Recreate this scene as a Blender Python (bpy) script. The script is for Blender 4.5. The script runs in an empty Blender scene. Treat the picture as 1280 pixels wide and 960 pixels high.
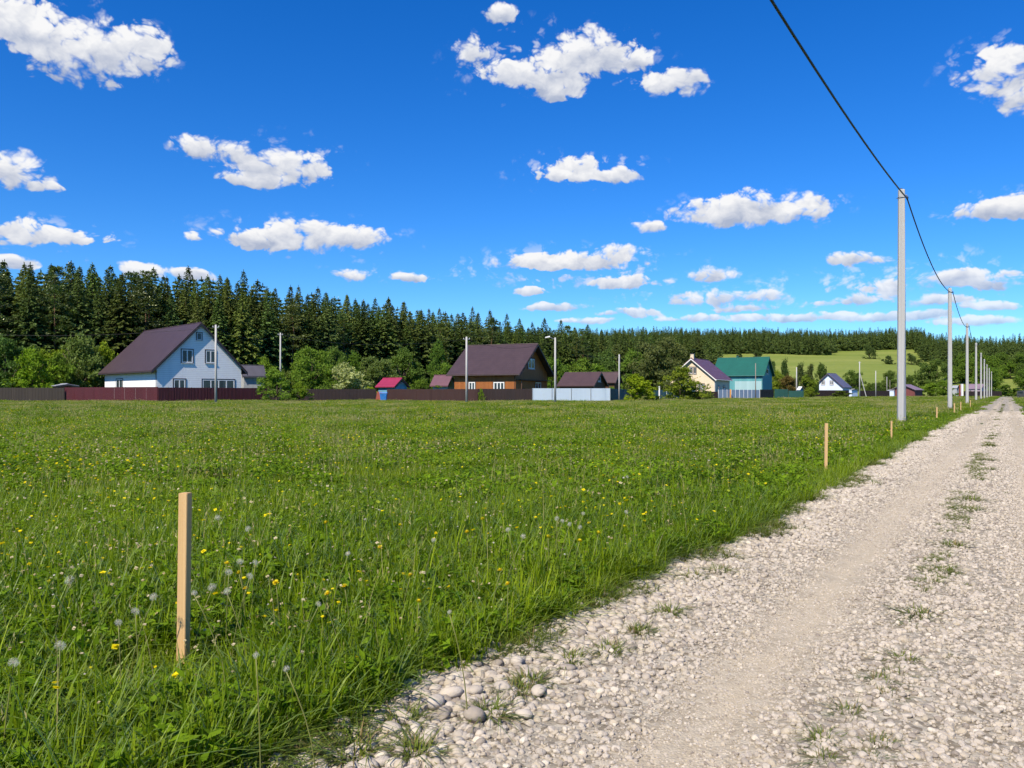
import bpy, bmesh, math, random
import numpy as np
from mathutils import Vector, Matrix

random.seed(7)
rng = np.random.default_rng(7)
scene = bpy.context.scene
COL = scene.collection
R = math.radians

# ------------------------------------------------------------------ camera
EYE = 1.2
FOC = 1000.0            # focal length in photo pixels (1280 wide)
cam_d = bpy.data.cameras.new("camera")
cam = bpy.data.objects.new("camera", cam_d)
COL.objects.link(cam)
cam.location = (0, 0, EYE)
cam.rotation_euler = (R(90), 0, 0)
cam_d.sensor_width = 36
cam_d.lens = 36 * FOC / 1280
cam_d.shift_y = 12 / 1280
cam_d.clip_start = 0.05
cam_d.clip_end = 9000
scene.camera = cam

def PX(px, Y): return (px - 640) * Y / FOC
def PZ(py, Y): return EYE + (492 - py) * Y / FOC
def gnd(px, py, z=0.0):
    Y = FOC * (EYE - z) / (py - 492)
    return PX(px, Y), Y

# ------------------------------------------------------------------ materials
def new_mat(name):
    m = bpy.data.materials.new(name)
    m.use_nodes = True
    nt = m.node_tree
    for n in list(nt.nodes): nt.nodes.remove(n)
    out = nt.nodes.new("ShaderNodeOutputMaterial")
    return m, nt, out

def N(nt, typ, **kw):
    n = nt.nodes.new(typ)
    for k, v in kw.items():
        if k == "inp":
            for kk, vv in v.items(): n.inputs[kk].default_value = vv
        else: setattr(n, k, v)
    return n

def math_node(nt, op, a, b=None, c=None, clamp=False):
    n = nt.nodes.new("ShaderNodeMath"); n.operation = op; n.use_clamp = clamp
    for i, x in enumerate((a, b, c)):
        if x is None: continue
        if isinstance(x, (int, float)): n.inputs[i].default_value = x
        else: nt.links.new(x, n.inputs[i])
    return n.outputs[0]

def rgba(c): return (c[0], c[1], c[2], 1.0)

def mix_col(nt, fac, a, b, mode="MIX"):
    n = nt.nodes.new("ShaderNodeMix"); n.data_type = "RGBA"; n.blend_type = mode
    for s, x in ((n.inputs["Factor"], fac), (n.inputs[6], a), (n.inputs[7], b)):
        if isinstance(x, (int, float)): s.default_value = x
        elif isinstance(x, tuple): s.default_value = rgba(x)
        else: nt.links.new(x, s)
    return n.outputs[2]

def basic(name, col, col2=None, rough=0.7, scale=3.0, bump=0.0, bscale=40.0, metallic=0.0, bands=None, spec=0.4, stretch=None):
    """procedural surface: two tones mixed by noise, optional bump and optional horizontal bands (pitch in m)"""
    m, nt, out = new_mat(name)
    p = N(nt, "ShaderNodeBsdfPrincipled", inp={"Roughness": rough, "Metallic": metallic, "Specular IOR Level": spec})
    tc = N(nt, "ShaderNodeTexCoord")
    src = tc.outputs["Object"]
    if stretch:
        mp = N(nt, "ShaderNodeMapping", inp={"Scale": stretch}); nt.links.new(src, mp.inputs[0]); src = mp.outputs[0]
    nz = N(nt, "ShaderNodeTexNoise", noise_dimensions="2D", inp={"Scale": scale, "Detail": 6.0, "Roughness": 0.65})
    nt.links.new(src, nz.inputs["Vector"])
    f = math_node(nt, "MULTIPLY_ADD", nz.outputs["Fac"], 2.4, -0.7, clamp=True)
    c2 = col2 if col2 else tuple(x * 0.75 for x in col)
    c = mix_col(nt, f, col, c2)
    height = None
    if bump:
        nb = N(nt, "ShaderNodeTexNoise", inp={"Scale": bscale, "Detail": 4.0})
        nt.links.new(src, nb.inputs["Vector"])
        height = math_node(nt, "MULTIPLY", nb.outputs["Fac"], bump)
    if bands:
        pitch, depth = bands
        sx = N(nt, "ShaderNodeSeparateXYZ"); nt.links.new(tc.outputs["Object"], sx.inputs[0])
        fr = math_node(nt, "FRACT", math_node(nt, "DIVIDE", sx.outputs["Z"], pitch))
        line = math_node(nt, "LESS_THAN", fr, 0.16)
        c = mix_col(nt, math_node(nt, "MULTIPLY", line, 0.55), c, tuple(x * 0.5 for x in col))
        hb = math_node(nt, "MULTIPLY", fr, depth)
        height = hb if height is None else math_node(nt, "ADD", height, hb)
    nt.links.new(c, p.inputs["Base Color"])
    if height is not None:
        b = N(nt, "ShaderNodeBump", inp={"Strength": 0.6, "Distance": 1.0})
        nt.links.new(height, b.inputs["Height"]); nt.links.new(b.outputs[0], p.inputs["Normal"])
    nt.links.new(p.outputs[0], out.inputs[0])
    return m

def leafy(name, dark, light, dry=None, transl=0.35, use_color=False, gloss=0.12, patch=None):
    """foliage: diffuse + translucent + a little gloss; tone by the per-leaf 'tint' value, instance and place"""
    m, nt, out = new_mat(name)
    at = N(nt, "ShaderNodeAttribute", attribute_name="tint")
    oi = N(nt, "ShaderNodeObjectInfo")
    f = math_node(nt, "MULTIPLY_ADD", oi.outputs["Random"], 0.35, math_node(nt, "MULTIPLY", at.outputs["Fac"], 0.75), clamp=True)
    if patch:
        g = N(nt, "ShaderNodeNewGeometry")
        nz = N(nt, "ShaderNodeTexNoise", inp={"Scale": patch, "Detail": 3.0})
        nt.links.new(g.outputs["Position"], nz.inputs["Vector"])
        f = math_node(nt, "ADD", f, math_node(nt, "MULTIPLY_ADD", nz.outputs["Fac"], 1.5, -0.75), clamp=True)
    c = mix_col(nt, f, dark, light)
    if use_color:
        c = mix_col(nt, 1.0, c, oi.outputs["Color"], "MULTIPLY")
    if dry:
        isdry = math_node(nt, "GREATER_THAN", at.outputs["Fac"], 0.93)
        c = mix_col(nt, isdry, c, dry)
    d = N(nt, "ShaderNodeBsdfDiffuse"); t = N(nt, "ShaderNodeBsdfTranslucent")
    gl = N(nt, "ShaderNodeBsdfGlossy", inp={"Roughness": 0.5, "Color": (0.8, 0.85, 0.6, 1)})
    nt.links.new(c, d.inputs[0])
    tc = mix_col(nt, 1.0, c, (1.25, 1.3, 0.5), "MULTIPLY")
    nt.links.new(tc, t.inputs[0])
    ms = N(nt, "ShaderNodeMixShader", inp={0: transl}); nt.links.new(d.outputs[0], ms.inputs[1]); nt.links.new(t.outputs[0], ms.inputs[2])
    if gloss:
        fr = N(nt, "ShaderNodeFresnel", inp={"IOR": 1.4})
        mg = N(nt, "ShaderNodeMixShader"); nt.links.new(math_node(nt, "MULTIPLY", fr.outputs[0], gloss * 6, clamp=True), mg.inputs[0])
        nt.links.new(ms.outputs[0], mg.inputs[1]); nt.links.new(gl.outputs[0], mg.inputs[2])
        nt.links.new(mg.outputs[0], out.inputs[0])
    else:
        nt.links.new(ms.outputs[0], out.inputs[0])
    return m

M = {}
M["concrete"] = basic("concrete", (0.52, 0.51, 0.49), (0.31, 0.30, 0.285), 0.9, 1.6, 0.004, 30, stretch=(3, 3, .5))
M["wood_stake"] = basic("sawn_wood", (0.62, 0.41, 0.19), (0.46, 0.28, 0.115), 0.75, 6, 0.002, 60, stretch=(10, 10, .6))
M["old_wood"] = basic("weathered_wood", (0.28, 0.24, 0.20), (0.16, 0.13, 0.11), 0.9, 4, stretch=(6, 6, .5))
M["black"] = basic("black_rubber", (0.012, 0.014, 0.015), rough=0.5)
M["steel"] = basic("galvanised_steel", (0.45, 0.46, 0.47), (0.3, 0.3, 0.31), 0.45, 8, metallic=0.7)
M["bark"] = basic("bark", (0.11, 0.075, 0.05), (0.05, 0.038, 0.028), 0.95, 5, 0.03, 14)
M["pine_bark"] = basic("pine_bark", (0.24, 0.12, 0.06), (0.10, 0.06, 0.04), 0.95, 3, 0.03, 10)
M["white_wall"] = basic("white_render", (0.84, 0.85, 0.85), (0.76, 0.77, 0.78), 0.85, 0.6, 0.01, 25, bands=(0.30, 0.006))
M["log_wall"] = basic("brown_boarding", (0.36, 0.122, 0.026), (0.25, 0.082, 0.019), 0.55, 1.5, bands=(0.22, 0.03), stretch=(1, 1, 5))
M["dark_board"] = basic("dark_boarding", (0.1170, 0.0546, 0.0286), (0.0650, 0.0325, 0.0182), 0.7, 1.5, bands=(0.2, 0.02))
M["cream_wall"] = basic("cream_siding", (0.78, 0.64, 0.47), (0.70, 0.57, 0.42), 0.8, 0.8, bands=(0.25, 0.015))
M["teal_wall"] = basic("teal_siding", (0.11, 0.34, 0.36), (0.08, 0.27, 0.30), 0.7, 0.8, bands=(0.25, 0.012))
M["pale_teal"] = basic("pale_teal_siding", (0.34, 0.50, 0.52), (0.28, 0.43, 0.45), 0.7, 0.8)
M["paleblue_wall"] = basic("pale_blue_render", (0.66, 0.74, 0.86), (0.58, 0.66, 0.80), 0.8, 0.5)
M["blue_wall"] = basic("blue_boards", (0.13, 0.34, 0.48), (0.10, 0.27, 0.40), 0.7, 1.5)
M["lilac_wall"] = basic("lilac_wall", (0.55, 0.45, 0.52), (0.45, 0.36, 0.42), 0.8, 0.6)
M["maroon_wall"] = basic("maroon_boards", (0.19, 0.055, 0.05), (0.13, 0.04, 0.038), 0.7, 1.0)
M["grey_wall"] = basic("grey_wall", (0.42, 0.44, 0.45), (0.33, 0.35, 0.36), 0.8, 0.8)
M["plum_roof"] = basic("plum_metal_tiles", (0.064, 0.040, 0.044), (0.050, 0.031, 0.035), 0.5, 0.7, bands=(0.38, 0.05))
M["plum_roof_light"] = basic("plum_metal_sheet", (0.1520, 0.0680, 0.0880), (0.1200, 0.0544, 0.0720), 0.5, 0.7, bands=(0.4, 0.04))
M["lilac_roof"] = basic("faded_lilac_sheet", (0.24, 0.17, 0.22), (0.19, 0.135, 0.18), 0.6, 0.6, bands=(0.5, 0.03))
M["brown_roof"] = basic("brown_tiles", (0.0720, 0.0416, 0.0440), (0.0560, 0.0320, 0.0360), 0.55, 0.7, bands=(0.3, 0.04))
M["green_roof"] = basic("green_metal_sheet", (0.009, 0.105, 0.080), (0.007, 0.088, 0.068), 0.5, 0.4, bands=(0.45, 0.02))
M["pink_roof"] = basic("crimson_metal_sheet", (0.3096, 0.0252, 0.0720), (0.2448, 0.0216, 0.0612), 0.5, 0.7, bands=(0.4, 0.02))
M["grey_roof"] = basic("dark_grey_sheet", (0.10, 0.095, 0.115), (0.08, 0.076, 0.09), 0.5, 0.7)
M["slate_roof"] = basic("grey_asbestos_sheet", (0.33, 0.35, 0.39), (0.26, 0.27, 0.30), 0.8, 0.7)
M["violet_roof"] = basic("slate_violet_sheet", (0.12, 0.12, 0.18), (0.09, 0.09, 0.14), 0.55, 0.7, bands=(0.5, 0.03))
M["white_trim"] = basic("white_paint", (0.80, 0.80, 0.79), (0.72, 0.72, 0.72), 0.5)
M["brown_trim"] = basic("brown_paint", (0.055, 0.035, 0.03), rough=0.6)
M["dark_trim"] = basic("charcoal_paint", (0.03, 0.03, 0.035), rough=0.5)
M["teal_trim"] = basic("teal_paint", (0.05, 0.20, 0.20), rough=0.5)
M["glass"] = basic("window_glass", (0.015, 0.025, 0.03), (0.06, 0.085, 0.10), 0.08, 0.7, spec=0.35)
M["fence_maroon"] = basic("maroon_fence_sheet", (0.085, 0.014, 0.017), (0.062, 0.011, 0.014), 0.5, 0.8)
M["fence_brown"] = basic("brown_fence_sheet", (0.0510, 0.0216, 0.0156), (0.0390, 0.0168, 0.0132), 0.5, 0.8)
M["fence_dark"] = basic("dark_brown_fence_sheet", (0.0270, 0.0144, 0.0114), (0.0204, 0.0114, 0.0096), 0.55, 0.8)
M["fence_earth"] = basic("earth_brown_fence_sheet", (0.0450, 0.0348, 0.0270), (0.0330, 0.0264, 0.0210), 0.8, 0.8)
M["fence_grey"] = basic("pale_grey_fence_sheet", (0.44, 0.52, 0.60), (0.39, 0.47, 0.55), 0.5, 0.5)
M["fence_blue"] = basic("blue_grey_fence_sheet", (0.20, 0.27, 0.38), (0.16, 0.22, 0.32), 0.6, 0.8)
M["fence_green"] = basic("dark_green_fence_sheet", (0.03, 0.11, 0.085), (0.024, 0.085, 0.066), 0.6, 0.8)
M["fence_teal"] = basic("dark_teal_fence_sheet", (0.04, 0.10, 0.12), (0.03, 0.08, 0.10), 0.6, 0.8)
M["orange_paint"] = basic("orange_paint", (0.7, 0.3, 0.06), rough=0.6)
M["blue_plastic"] = basic("blue_plastic", (0.03, 0.17, 0.46), (0.025, 0.14, 0.4), 0.45)
M["red_sheet"] = basic("rusty_red_sheet", (0.32, 0.06, 0.035), (0.2, 0.05, 0.03), 0.7, 2)
M["car_paint"] = basic("grey_car_paint", (0.16, 0.165, 0.17), rough=0.3, metallic=0.4)
M["tyre"] = basic("tyre_rubber", (0.02, 0.02, 0.02), rough=0.9)
M["stem"] = basic("flower_stem", (0.13, 0.17, 0.03), (0.20, 0.17, 0.05), 0.6)
M["petal_yellow"] = basic("yellow_petals", (0.85, 0.70, 0.015), (0.80, 0.60, 0.01), 0.6, 40)

M["spruce"] = leafy("spruce_needles", (0.034, 0.058, 0.014), (0.128, 0.180, 0.042), transl=0.25, use_color=True, gloss=0.05)
M["leaf"] = leafy("broad_leaves", (0.45, 0.5, 0.45), (1.0, 1.0, 1.0), transl=0.38, use_color=True, gloss=0.02)
M["grass"] = leafy("grass_blades", (0.054, 0.118, 0.004), (0.265, 0.345, 0.012), dry=(0.45, 0.38, 0.17), transl=0.40, gloss=0.025, patch=0.35)
M["herb"] = leafy("herb_leaves", (0.042, 0.102, 0.004), (0.190, 0.300, 0.012), transl=0.35, gloss=0.03, patch=0.5)
M["tuft"] = leafy("tuft_blades", (0.075, 0.105, 0.012), (0.19, 0.23, 0.035), dry=(0.26, 0.19, 0.085), transl=0.3, gloss=0.02)

def fluff_mat():
    m, nt, out = new_mat("dandelion_fluff")
    d = N(nt, "ShaderNodeBsdfDiffuse", inp={0: (0.86, 0.82, 0.70, 1)})
    t = N(nt, "ShaderNodeBsdfTransparent")
    l = N(nt, "ShaderNodeBsdfTranslucent", inp={0: (0.8, 0.76, 0.62, 1)})
    a = N(nt, "ShaderNodeMixShader", inp={0: 0.5}); nt.links.new(d.outputs[0], a.inputs[1]); nt.links.new(l.outputs[0], a.inputs[2])
    b = N(nt, "ShaderNodeMixShader", inp={0: 0.35}); nt.links.new(a.outputs[0], b.inputs[1]); nt.links.new(t.outputs[0], b.inputs[2])      # hairs finer than a pixel
    nt.links.new(b.outputs[0], out.inputs[0])
    return m
M["fluff"] = fluff_mat()

def stone_mat():
    m, nt, out = new_mat("limestone")
    p = N(nt, "ShaderNodeBsdfPrincipled", inp={"Roughness": 0.85, "Specular IOR Level": 0.3})
    oi = N(nt, "ShaderNodeObjectInfo"); tc = N(nt, "ShaderNodeTexCoord")
    nz = N(nt, "ShaderNodeTexNoise", inp={"Scale": 2.5, "Detail": 6.0, "Roughness": 0.7})
    nt.links.new(tc.outputs["Object"], nz.inputs["Vector"])
    ramp = N(nt, "ShaderNodeValToRGB")
    e = ramp.color_ramp.elements
    e[0].position = 0; e[0].color = (0.24, 0.20, 0.16, 1)
    e[1].position = 1; e[1].color = (0.63, 0.56, 0.455, 1)
    for pos, c in ((0.22, (0.41, 0.355, 0.285, 1)), (0.6, (0.52, 0.455, 0.37, 1)), (0.85, (0.43, 0.365, 0.265, 1))):
        k = e.new(pos); k.color = c
    nt.links.new(oi.outputs["Random"], ramp.inputs[0])
    f = math_node(nt, "MULTIPLY_ADD", nz.outputs["Fac"], 1.6, -0.5, clamp=True)
    c = mix_col(nt, f, ramp.outputs[0], mix_col(nt, 0.55, ramp.outputs[0], (0.34, 0.29, 0.235)))
    nt.links.new(c, p.inputs["Base Color"])
    b = N(nt, "ShaderNodeBump", inp={"Strength": 0.35, "Distance": 0.05}); nt.links.new(nz.outputs["Fac"], b.inputs["Height"])
    nt.links.new(b.outputs[0], p.inputs["Normal"])
    nt.links.new(p.outputs[0], out.inputs[0])
    return m
M["stone"] = stone_mat()

# ------------------------------------------------------------------ mesh helpers
class MB:
    def __init__(s): s.v = []; s.f = []
    def add(s, vs, fs):
        o = len(s.v); s.v += [tuple(v) for v in vs]; s.f += [tuple(i + o for i in f) for f in fs]; return s
    def obox(s, o, a, b, c):
        """box from corner o with edge vectors a,b,c"""
        o, a, b, c = map(Vector, (o, a, b, c))
        vs = [o, o + a, o + a + b, o + b, o + c, o + a + c, o + a + b + c, o + b + c]
        return s.add(vs, [(0, 3, 2, 1), (4, 5, 6, 7), (0, 1, 5, 4), (1, 2, 6, 5), (2, 3, 7, 6), (3, 0, 4, 7)])
    def box(s, x0, y0, z0, x1, y1, z1):
        return s.obox((x0, y0, z0), (x1 - x0, 0, 0), (0, y1 - y0, 0), (0, 0, z1 - z0))
    def tube(s, pts, rad, n=8, cap=True):
        pts = [Vector(p) for p in pts]
        rads = rad if isinstance(rad, (list, tuple)) else [rad] * len(pts)
        rings = []
        for i, p in enumerate(pts):
            d = (pts[min(i + 1, len(pts) - 1)] - pts[max(i - 1, 0)]).normalized()
            u = d.orthogonal().normalized() if abs(d.z) > .99 else d.cross(Vector((0, 0, 1))).normalized()
            w = d.cross(u)
            rings.append([p + (u * math.cos(2 * math.pi * k / n) + w * math.sin(2 * math.pi * k / n)) * rads[i] for k in range(n)])
        vs = [v for r_ in rings for v in r_]
        fs = []
        for i in range(len(pts) - 1):
            for k in range(n):
                a, b = i * n + k, i * n + (k + 1) % n
                fs.append((a, b, b + n, a + n))
        if cap:
            fs.append(tuple(range(n - 1, -1, -1))); fs.append(tuple((len(pts) - 1) * n + k for k in range(n)))
        return s.add(vs, fs)
    def prism(s, prof, o, ax, az, ay):
        """profile (a,z) points in plane o+a*ax+z*az, extruded by ay"""
        o, ax, az, ay = map(Vector, (o, ax, az, ay))
        n = len(prof)
        vs = [o + ax * a + az * z for a, z in prof]; vs += [v + ay for v in vs]
        fs = [tuple(range(n)), tuple(range(2 * n - 1, n - 1, -1))]
        fs += [(i, i + n, (i + 1) % n + n, (i + 1) % n) for i in range(n)]
        return s.add(vs, fs)
    def build(s, name, mat, parent=None, smooth=False, bevel=0.0):
        me = bpy.data.meshes.new(name)
        off = parent_world(parent)
        me.from_pydata([(v[0] - off.x, v[1] - off.y, v[2] - off.z) for v in s.v], [], s.f)
        bm = bmesh.new(); bm.from_mesh(me); bmesh.ops.recalc_face_normals(bm, faces=bm.faces)
        if bevel: bmesh.ops.bevel(bm, geom=bm.edges[:], offset=bevel, segments=2, affect="EDGES")
        bm.to_mesh(me); bm.free()
        if smooth: me.shade_smooth()
        return link(name, me, mat, parent)

def parent_world(p):
    v = Vector((0, 0, 0))
    while p is not None:
        v += p.location; p = p.parent
    return v

def link(name, me, mat, parent=None):
    o = bpy.data.objects.new(name, me)
    if mat is not None and len(me.materials) == 0: me.materials.append(M[mat] if isinstance(mat, str) else mat)
    COL.objects.link(o)
    if parent is not None: o.parent = parent
    return o

def tag(o, label=None, cat=None, group=None, kind=None):
    if label: o["label"] = label
    if cat: o["category"] = cat
    if group: o["group"] = group
    if kind: o["kind"] = kind
    return o

def thing(name, loc, label, cat, group=None):
    o = bpy.data.objects.new(name, None); o.location = loc; o.empty_display_size = 0.2
    COL.objects.link(o)
    return tag(o, label, cat, group)

def poly_mesh(name, P, tint=None, mat=None):
    """P: (n,k,3) array of n separate k-gons"""
    n, k, _ = P.shape
    me = bpy.data.meshes.new(name)
    me.vertices.add(n * k); me.vertices.foreach_set("co", P.astype(np.float32).ravel())
    me.loops.add(n * k); me.loops.foreach_set("vertex_index", np.arange(n * k, dtype=np.int32))
    me.polygons.add(n); me.polygons.foreach_set("loop_start", np.arange(0, n * k, k, dtype=np.int32))
    me.update(calc_edges=True)
    if tint is not None:
        a = me.attributes.new("tint", "FLOAT", "POINT")
        a.data.foreach_set("value", np.repeat(tint.astype(np.float32), k))
    if mat: me.materials.append(M[mat])
    return me

def unit(v): return v / (np.linalg.norm(v, axis=-1, keepdims=True) + 1e-9)

def kites(c, u, w, L, W):
    """leaf-shaped quads: centre c, length axis u, width axis w"""
    L = np.asarray(L)[:, None]; W = np.asarray(W)[:, None]
    return np.stack([c - u * L * .5, c + w * W * .5 - u * L * .08, c + u * L * .5, c - w * W * .5 - u * L * .08], 1)

def blades(n, base, az, h, lean, w, segs=3, tint=None):
    """curved tapering grass blades as separate strips; returns (n*segs,4,3) and tints"""
    out = np.stack([np.cos(az), np.sin(az), np.zeros(n)], 1)
    side = np.stack([-np.sin(az), np.cos(az), np.zeros(n)], 1)
    ts = np.linspace(0, 1, segs + 1)
    pts = []
    for t in ts:
        z = h * (t - 0.45 * np.minimum(lean, 1.4) * t * t)
        r = h * lean * t ** 1.6 * 0.85
        c = base + out * r[:, None]; c[:, 2] += z
        ww = w * (1 - t) ** 0.7 * (0.75 + 0.5 * min(t * 3, 1)) if t < 1 else w * 0.04
        pts.append((c - side * (ww / 2)[:, None], c + side * (ww / 2)[:, None]))
    q = [np.stack([pts[i][0], pts[i][1], pts[i + 1][1], pts[i + 1][0]], 1) for i in range(segs)]
    P = np.concatenate(q, 0)
    T = np.tile(tint if tint is not None else rng.random(n), segs)
    return P, T

# ------------------------------------------------------------------ geometry-node scatter for uncountable stuff
def sample_collection(name, meshes):
    c = bpy.data.collections.new(name)
    for i, me in enumerate(meshes):
        o = bpy.data.objects.new("%s_%02d" % (name, i), me); c.objects.link(o)
    return c

def scatter(name, pts, rot, scl, idx, coll, label, cat):
    me = bpy.data.meshes.new(name)
    n = len(pts)
    me.vertices.add(n); me.vertices.foreach_set("co", np.asarray(pts, np.float32).ravel())
    a = me.attributes.new("rot", "FLOAT_VECTOR", "POINT"); a.data.foreach_set("vector", np.asarray(rot, np.float32).ravel())
    scl = np.asarray(scl, np.float32)
    if scl.ndim == 1: scl = np.repeat(scl[:, None], 3, 1)
    a = me.attributes.new("scl", "FLOAT_VECTOR", "POINT"); a.data.foreach_set("vector", scl.ravel())
    a = me.attributes.new("idx", "INT", "POINT"); a.data.foreach_set("value", np.asarray(idx, np.int32))
    o = bpy.data.objects.new(name, me); COL.objects.link(o)
    tag(o, label, cat, kind="stuff")
    ng = bpy.data.node_groups.new(name + "_scatter", "GeometryNodeTree")
    ng.interface.new_socket("Geometry", in_out="INPUT", socket_type="NodeSocketGeometry")
    ng.interface.new_socket("Geometry", in_out="OUTPUT", socket_type="NodeSocketGeometry")
    gi = ng.nodes.new("NodeGroupInput"); go = ng.nodes.new("NodeGroupOutput")
    ip = ng.nodes.new("GeometryNodeInstanceOnPoints")
    ci = ng.nodes.new("GeometryNodeCollectionInfo")
    ci.inputs["Collection"].default_value = coll
    ci.inputs["Separate Children"].default_value = True; ci.inputs["Reset Children"].default_value = True
    def attr(nm, typ):
        x = ng.nodes.new("GeometryNodeInputNamedAttribute"); x.data_type = typ; x.inputs["Name"].default_value = nm
        return x.outputs["Attribute"]
    e2r = ng.nodes.new("FunctionNodeEulerToRotation")
    L = ng.links.new
    L(attr("rot", "FLOAT_VECTOR"), e2r.inputs[0])
    L(gi.outputs[0], ip.inputs["Points"]); L(ci.outputs[0], ip.inputs["Instance"])
    ip.inputs["Pick Instance"].default_value = True
    L(attr("idx", "INT"), ip.inputs["Instance Index"])
    L(e2r.outputs[0], ip.inputs["Rotation"]); L(attr("scl", "FLOAT_VECTOR"), ip.inputs["Scale"])
    L(ip.outputs[0], go.inputs[0])
    md = o.modifiers.new("scatter", "NODES"); md.node_group = ng
    return o

# ------------------------------------------------------------------ world and sun
SUN_H = Vector((-0.52, -0.854)).normalized()
SUN_EL = R(47)
world = bpy.data.worlds.new("World"); scene.world = world; world.use_nodes = True
world.cycles.sampling_method = "NONE"      # a smooth dome: paths that leave the scene find it by themselves
wt = world.node_tree
for n in list(wt.nodes): wt.nodes.remove(n)

# clouds: soft-edged masses laid out by compass bearing and elevation (ellipses read off the photo, turned into angles)
CLOUDS = [
 (15,22,70,46),(100,70,105,46),(165,62,52,40),(60,55,70,46),
 (5,214,62,28),(48,233,30,11),
 (-10,288,90,21),(70,297,78,13),
 (258,186,48,19),(300,190,26,14),(352,211,66,25),(322,228,50,11),
 (380,300,112,17),(385,292,70,18),(330,303,60,15),(438,298,55,17),(240,298,17,8),
 (440,344,27,10),(507,347,24,8),(185,340,42,14),(232,344,36,10),(5,331,44,12),
 (588,66,24,24),(625,18,24,16),(650,98,52,22),(690,92,60,32),(745,66,56,34),(692,116,42,15),(795,76,24,18),
 (832,108,50,20),(852,98,30,15),
 (718,213,40,20),(762,222,46,12),(694,222,26,12),
 (938,264,112,22),(930,254,60,18),(895,274,54,14),(990,270,48,13),(812,284,22,9),
 (722,327,100,13),(690,331,66,12),(775,319,44,13),
 (785,354,54,10),(893,344,36,12),(905,373,76,11),(865,379,34,8),(660,364,24,6),(690,384,50,8),(785,392,46,7),
 (1250,100,62,36),(1262,80,44,28),(1285,126,52,26),
 (1235,264,62,13),(1280,258,60,17),
 (1073,324,46,10),(1195,349,84,13),(1240,355,50,9),(1120,361,54,12),(1085,376,66,9),(1160,378,66,8),(1230,384,44,9),
 (1010,372,250,34,.15),(1150,350,160,40,.15),(720,345,190,40,.15),(860,385,150,22,.15),(30,300,150,34,.15),(380,300,160,34,.15),(350,205,110,44,.15),(690,90,150,66,.15),(930,270,150,34,.15),(730,220,110,34,.15),(1240,265,110,30,.15),(1250,100,90,60,.15),(90,55,140,70,.15),(470,345,90,18,.15),
 (1000,397,100,7),(1115,396,90,7),(1215,401,70,7),(870,398,60,6),(735,402,50,5),(930,386,50,6),
 # more of the same sky to either side of the view
 (-330,300,110,22),(-250,150,120,40),(-520,250,140,30),(1480,220,110,26),(1560,330,130,18),(1700,120,150,40),
]
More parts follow.
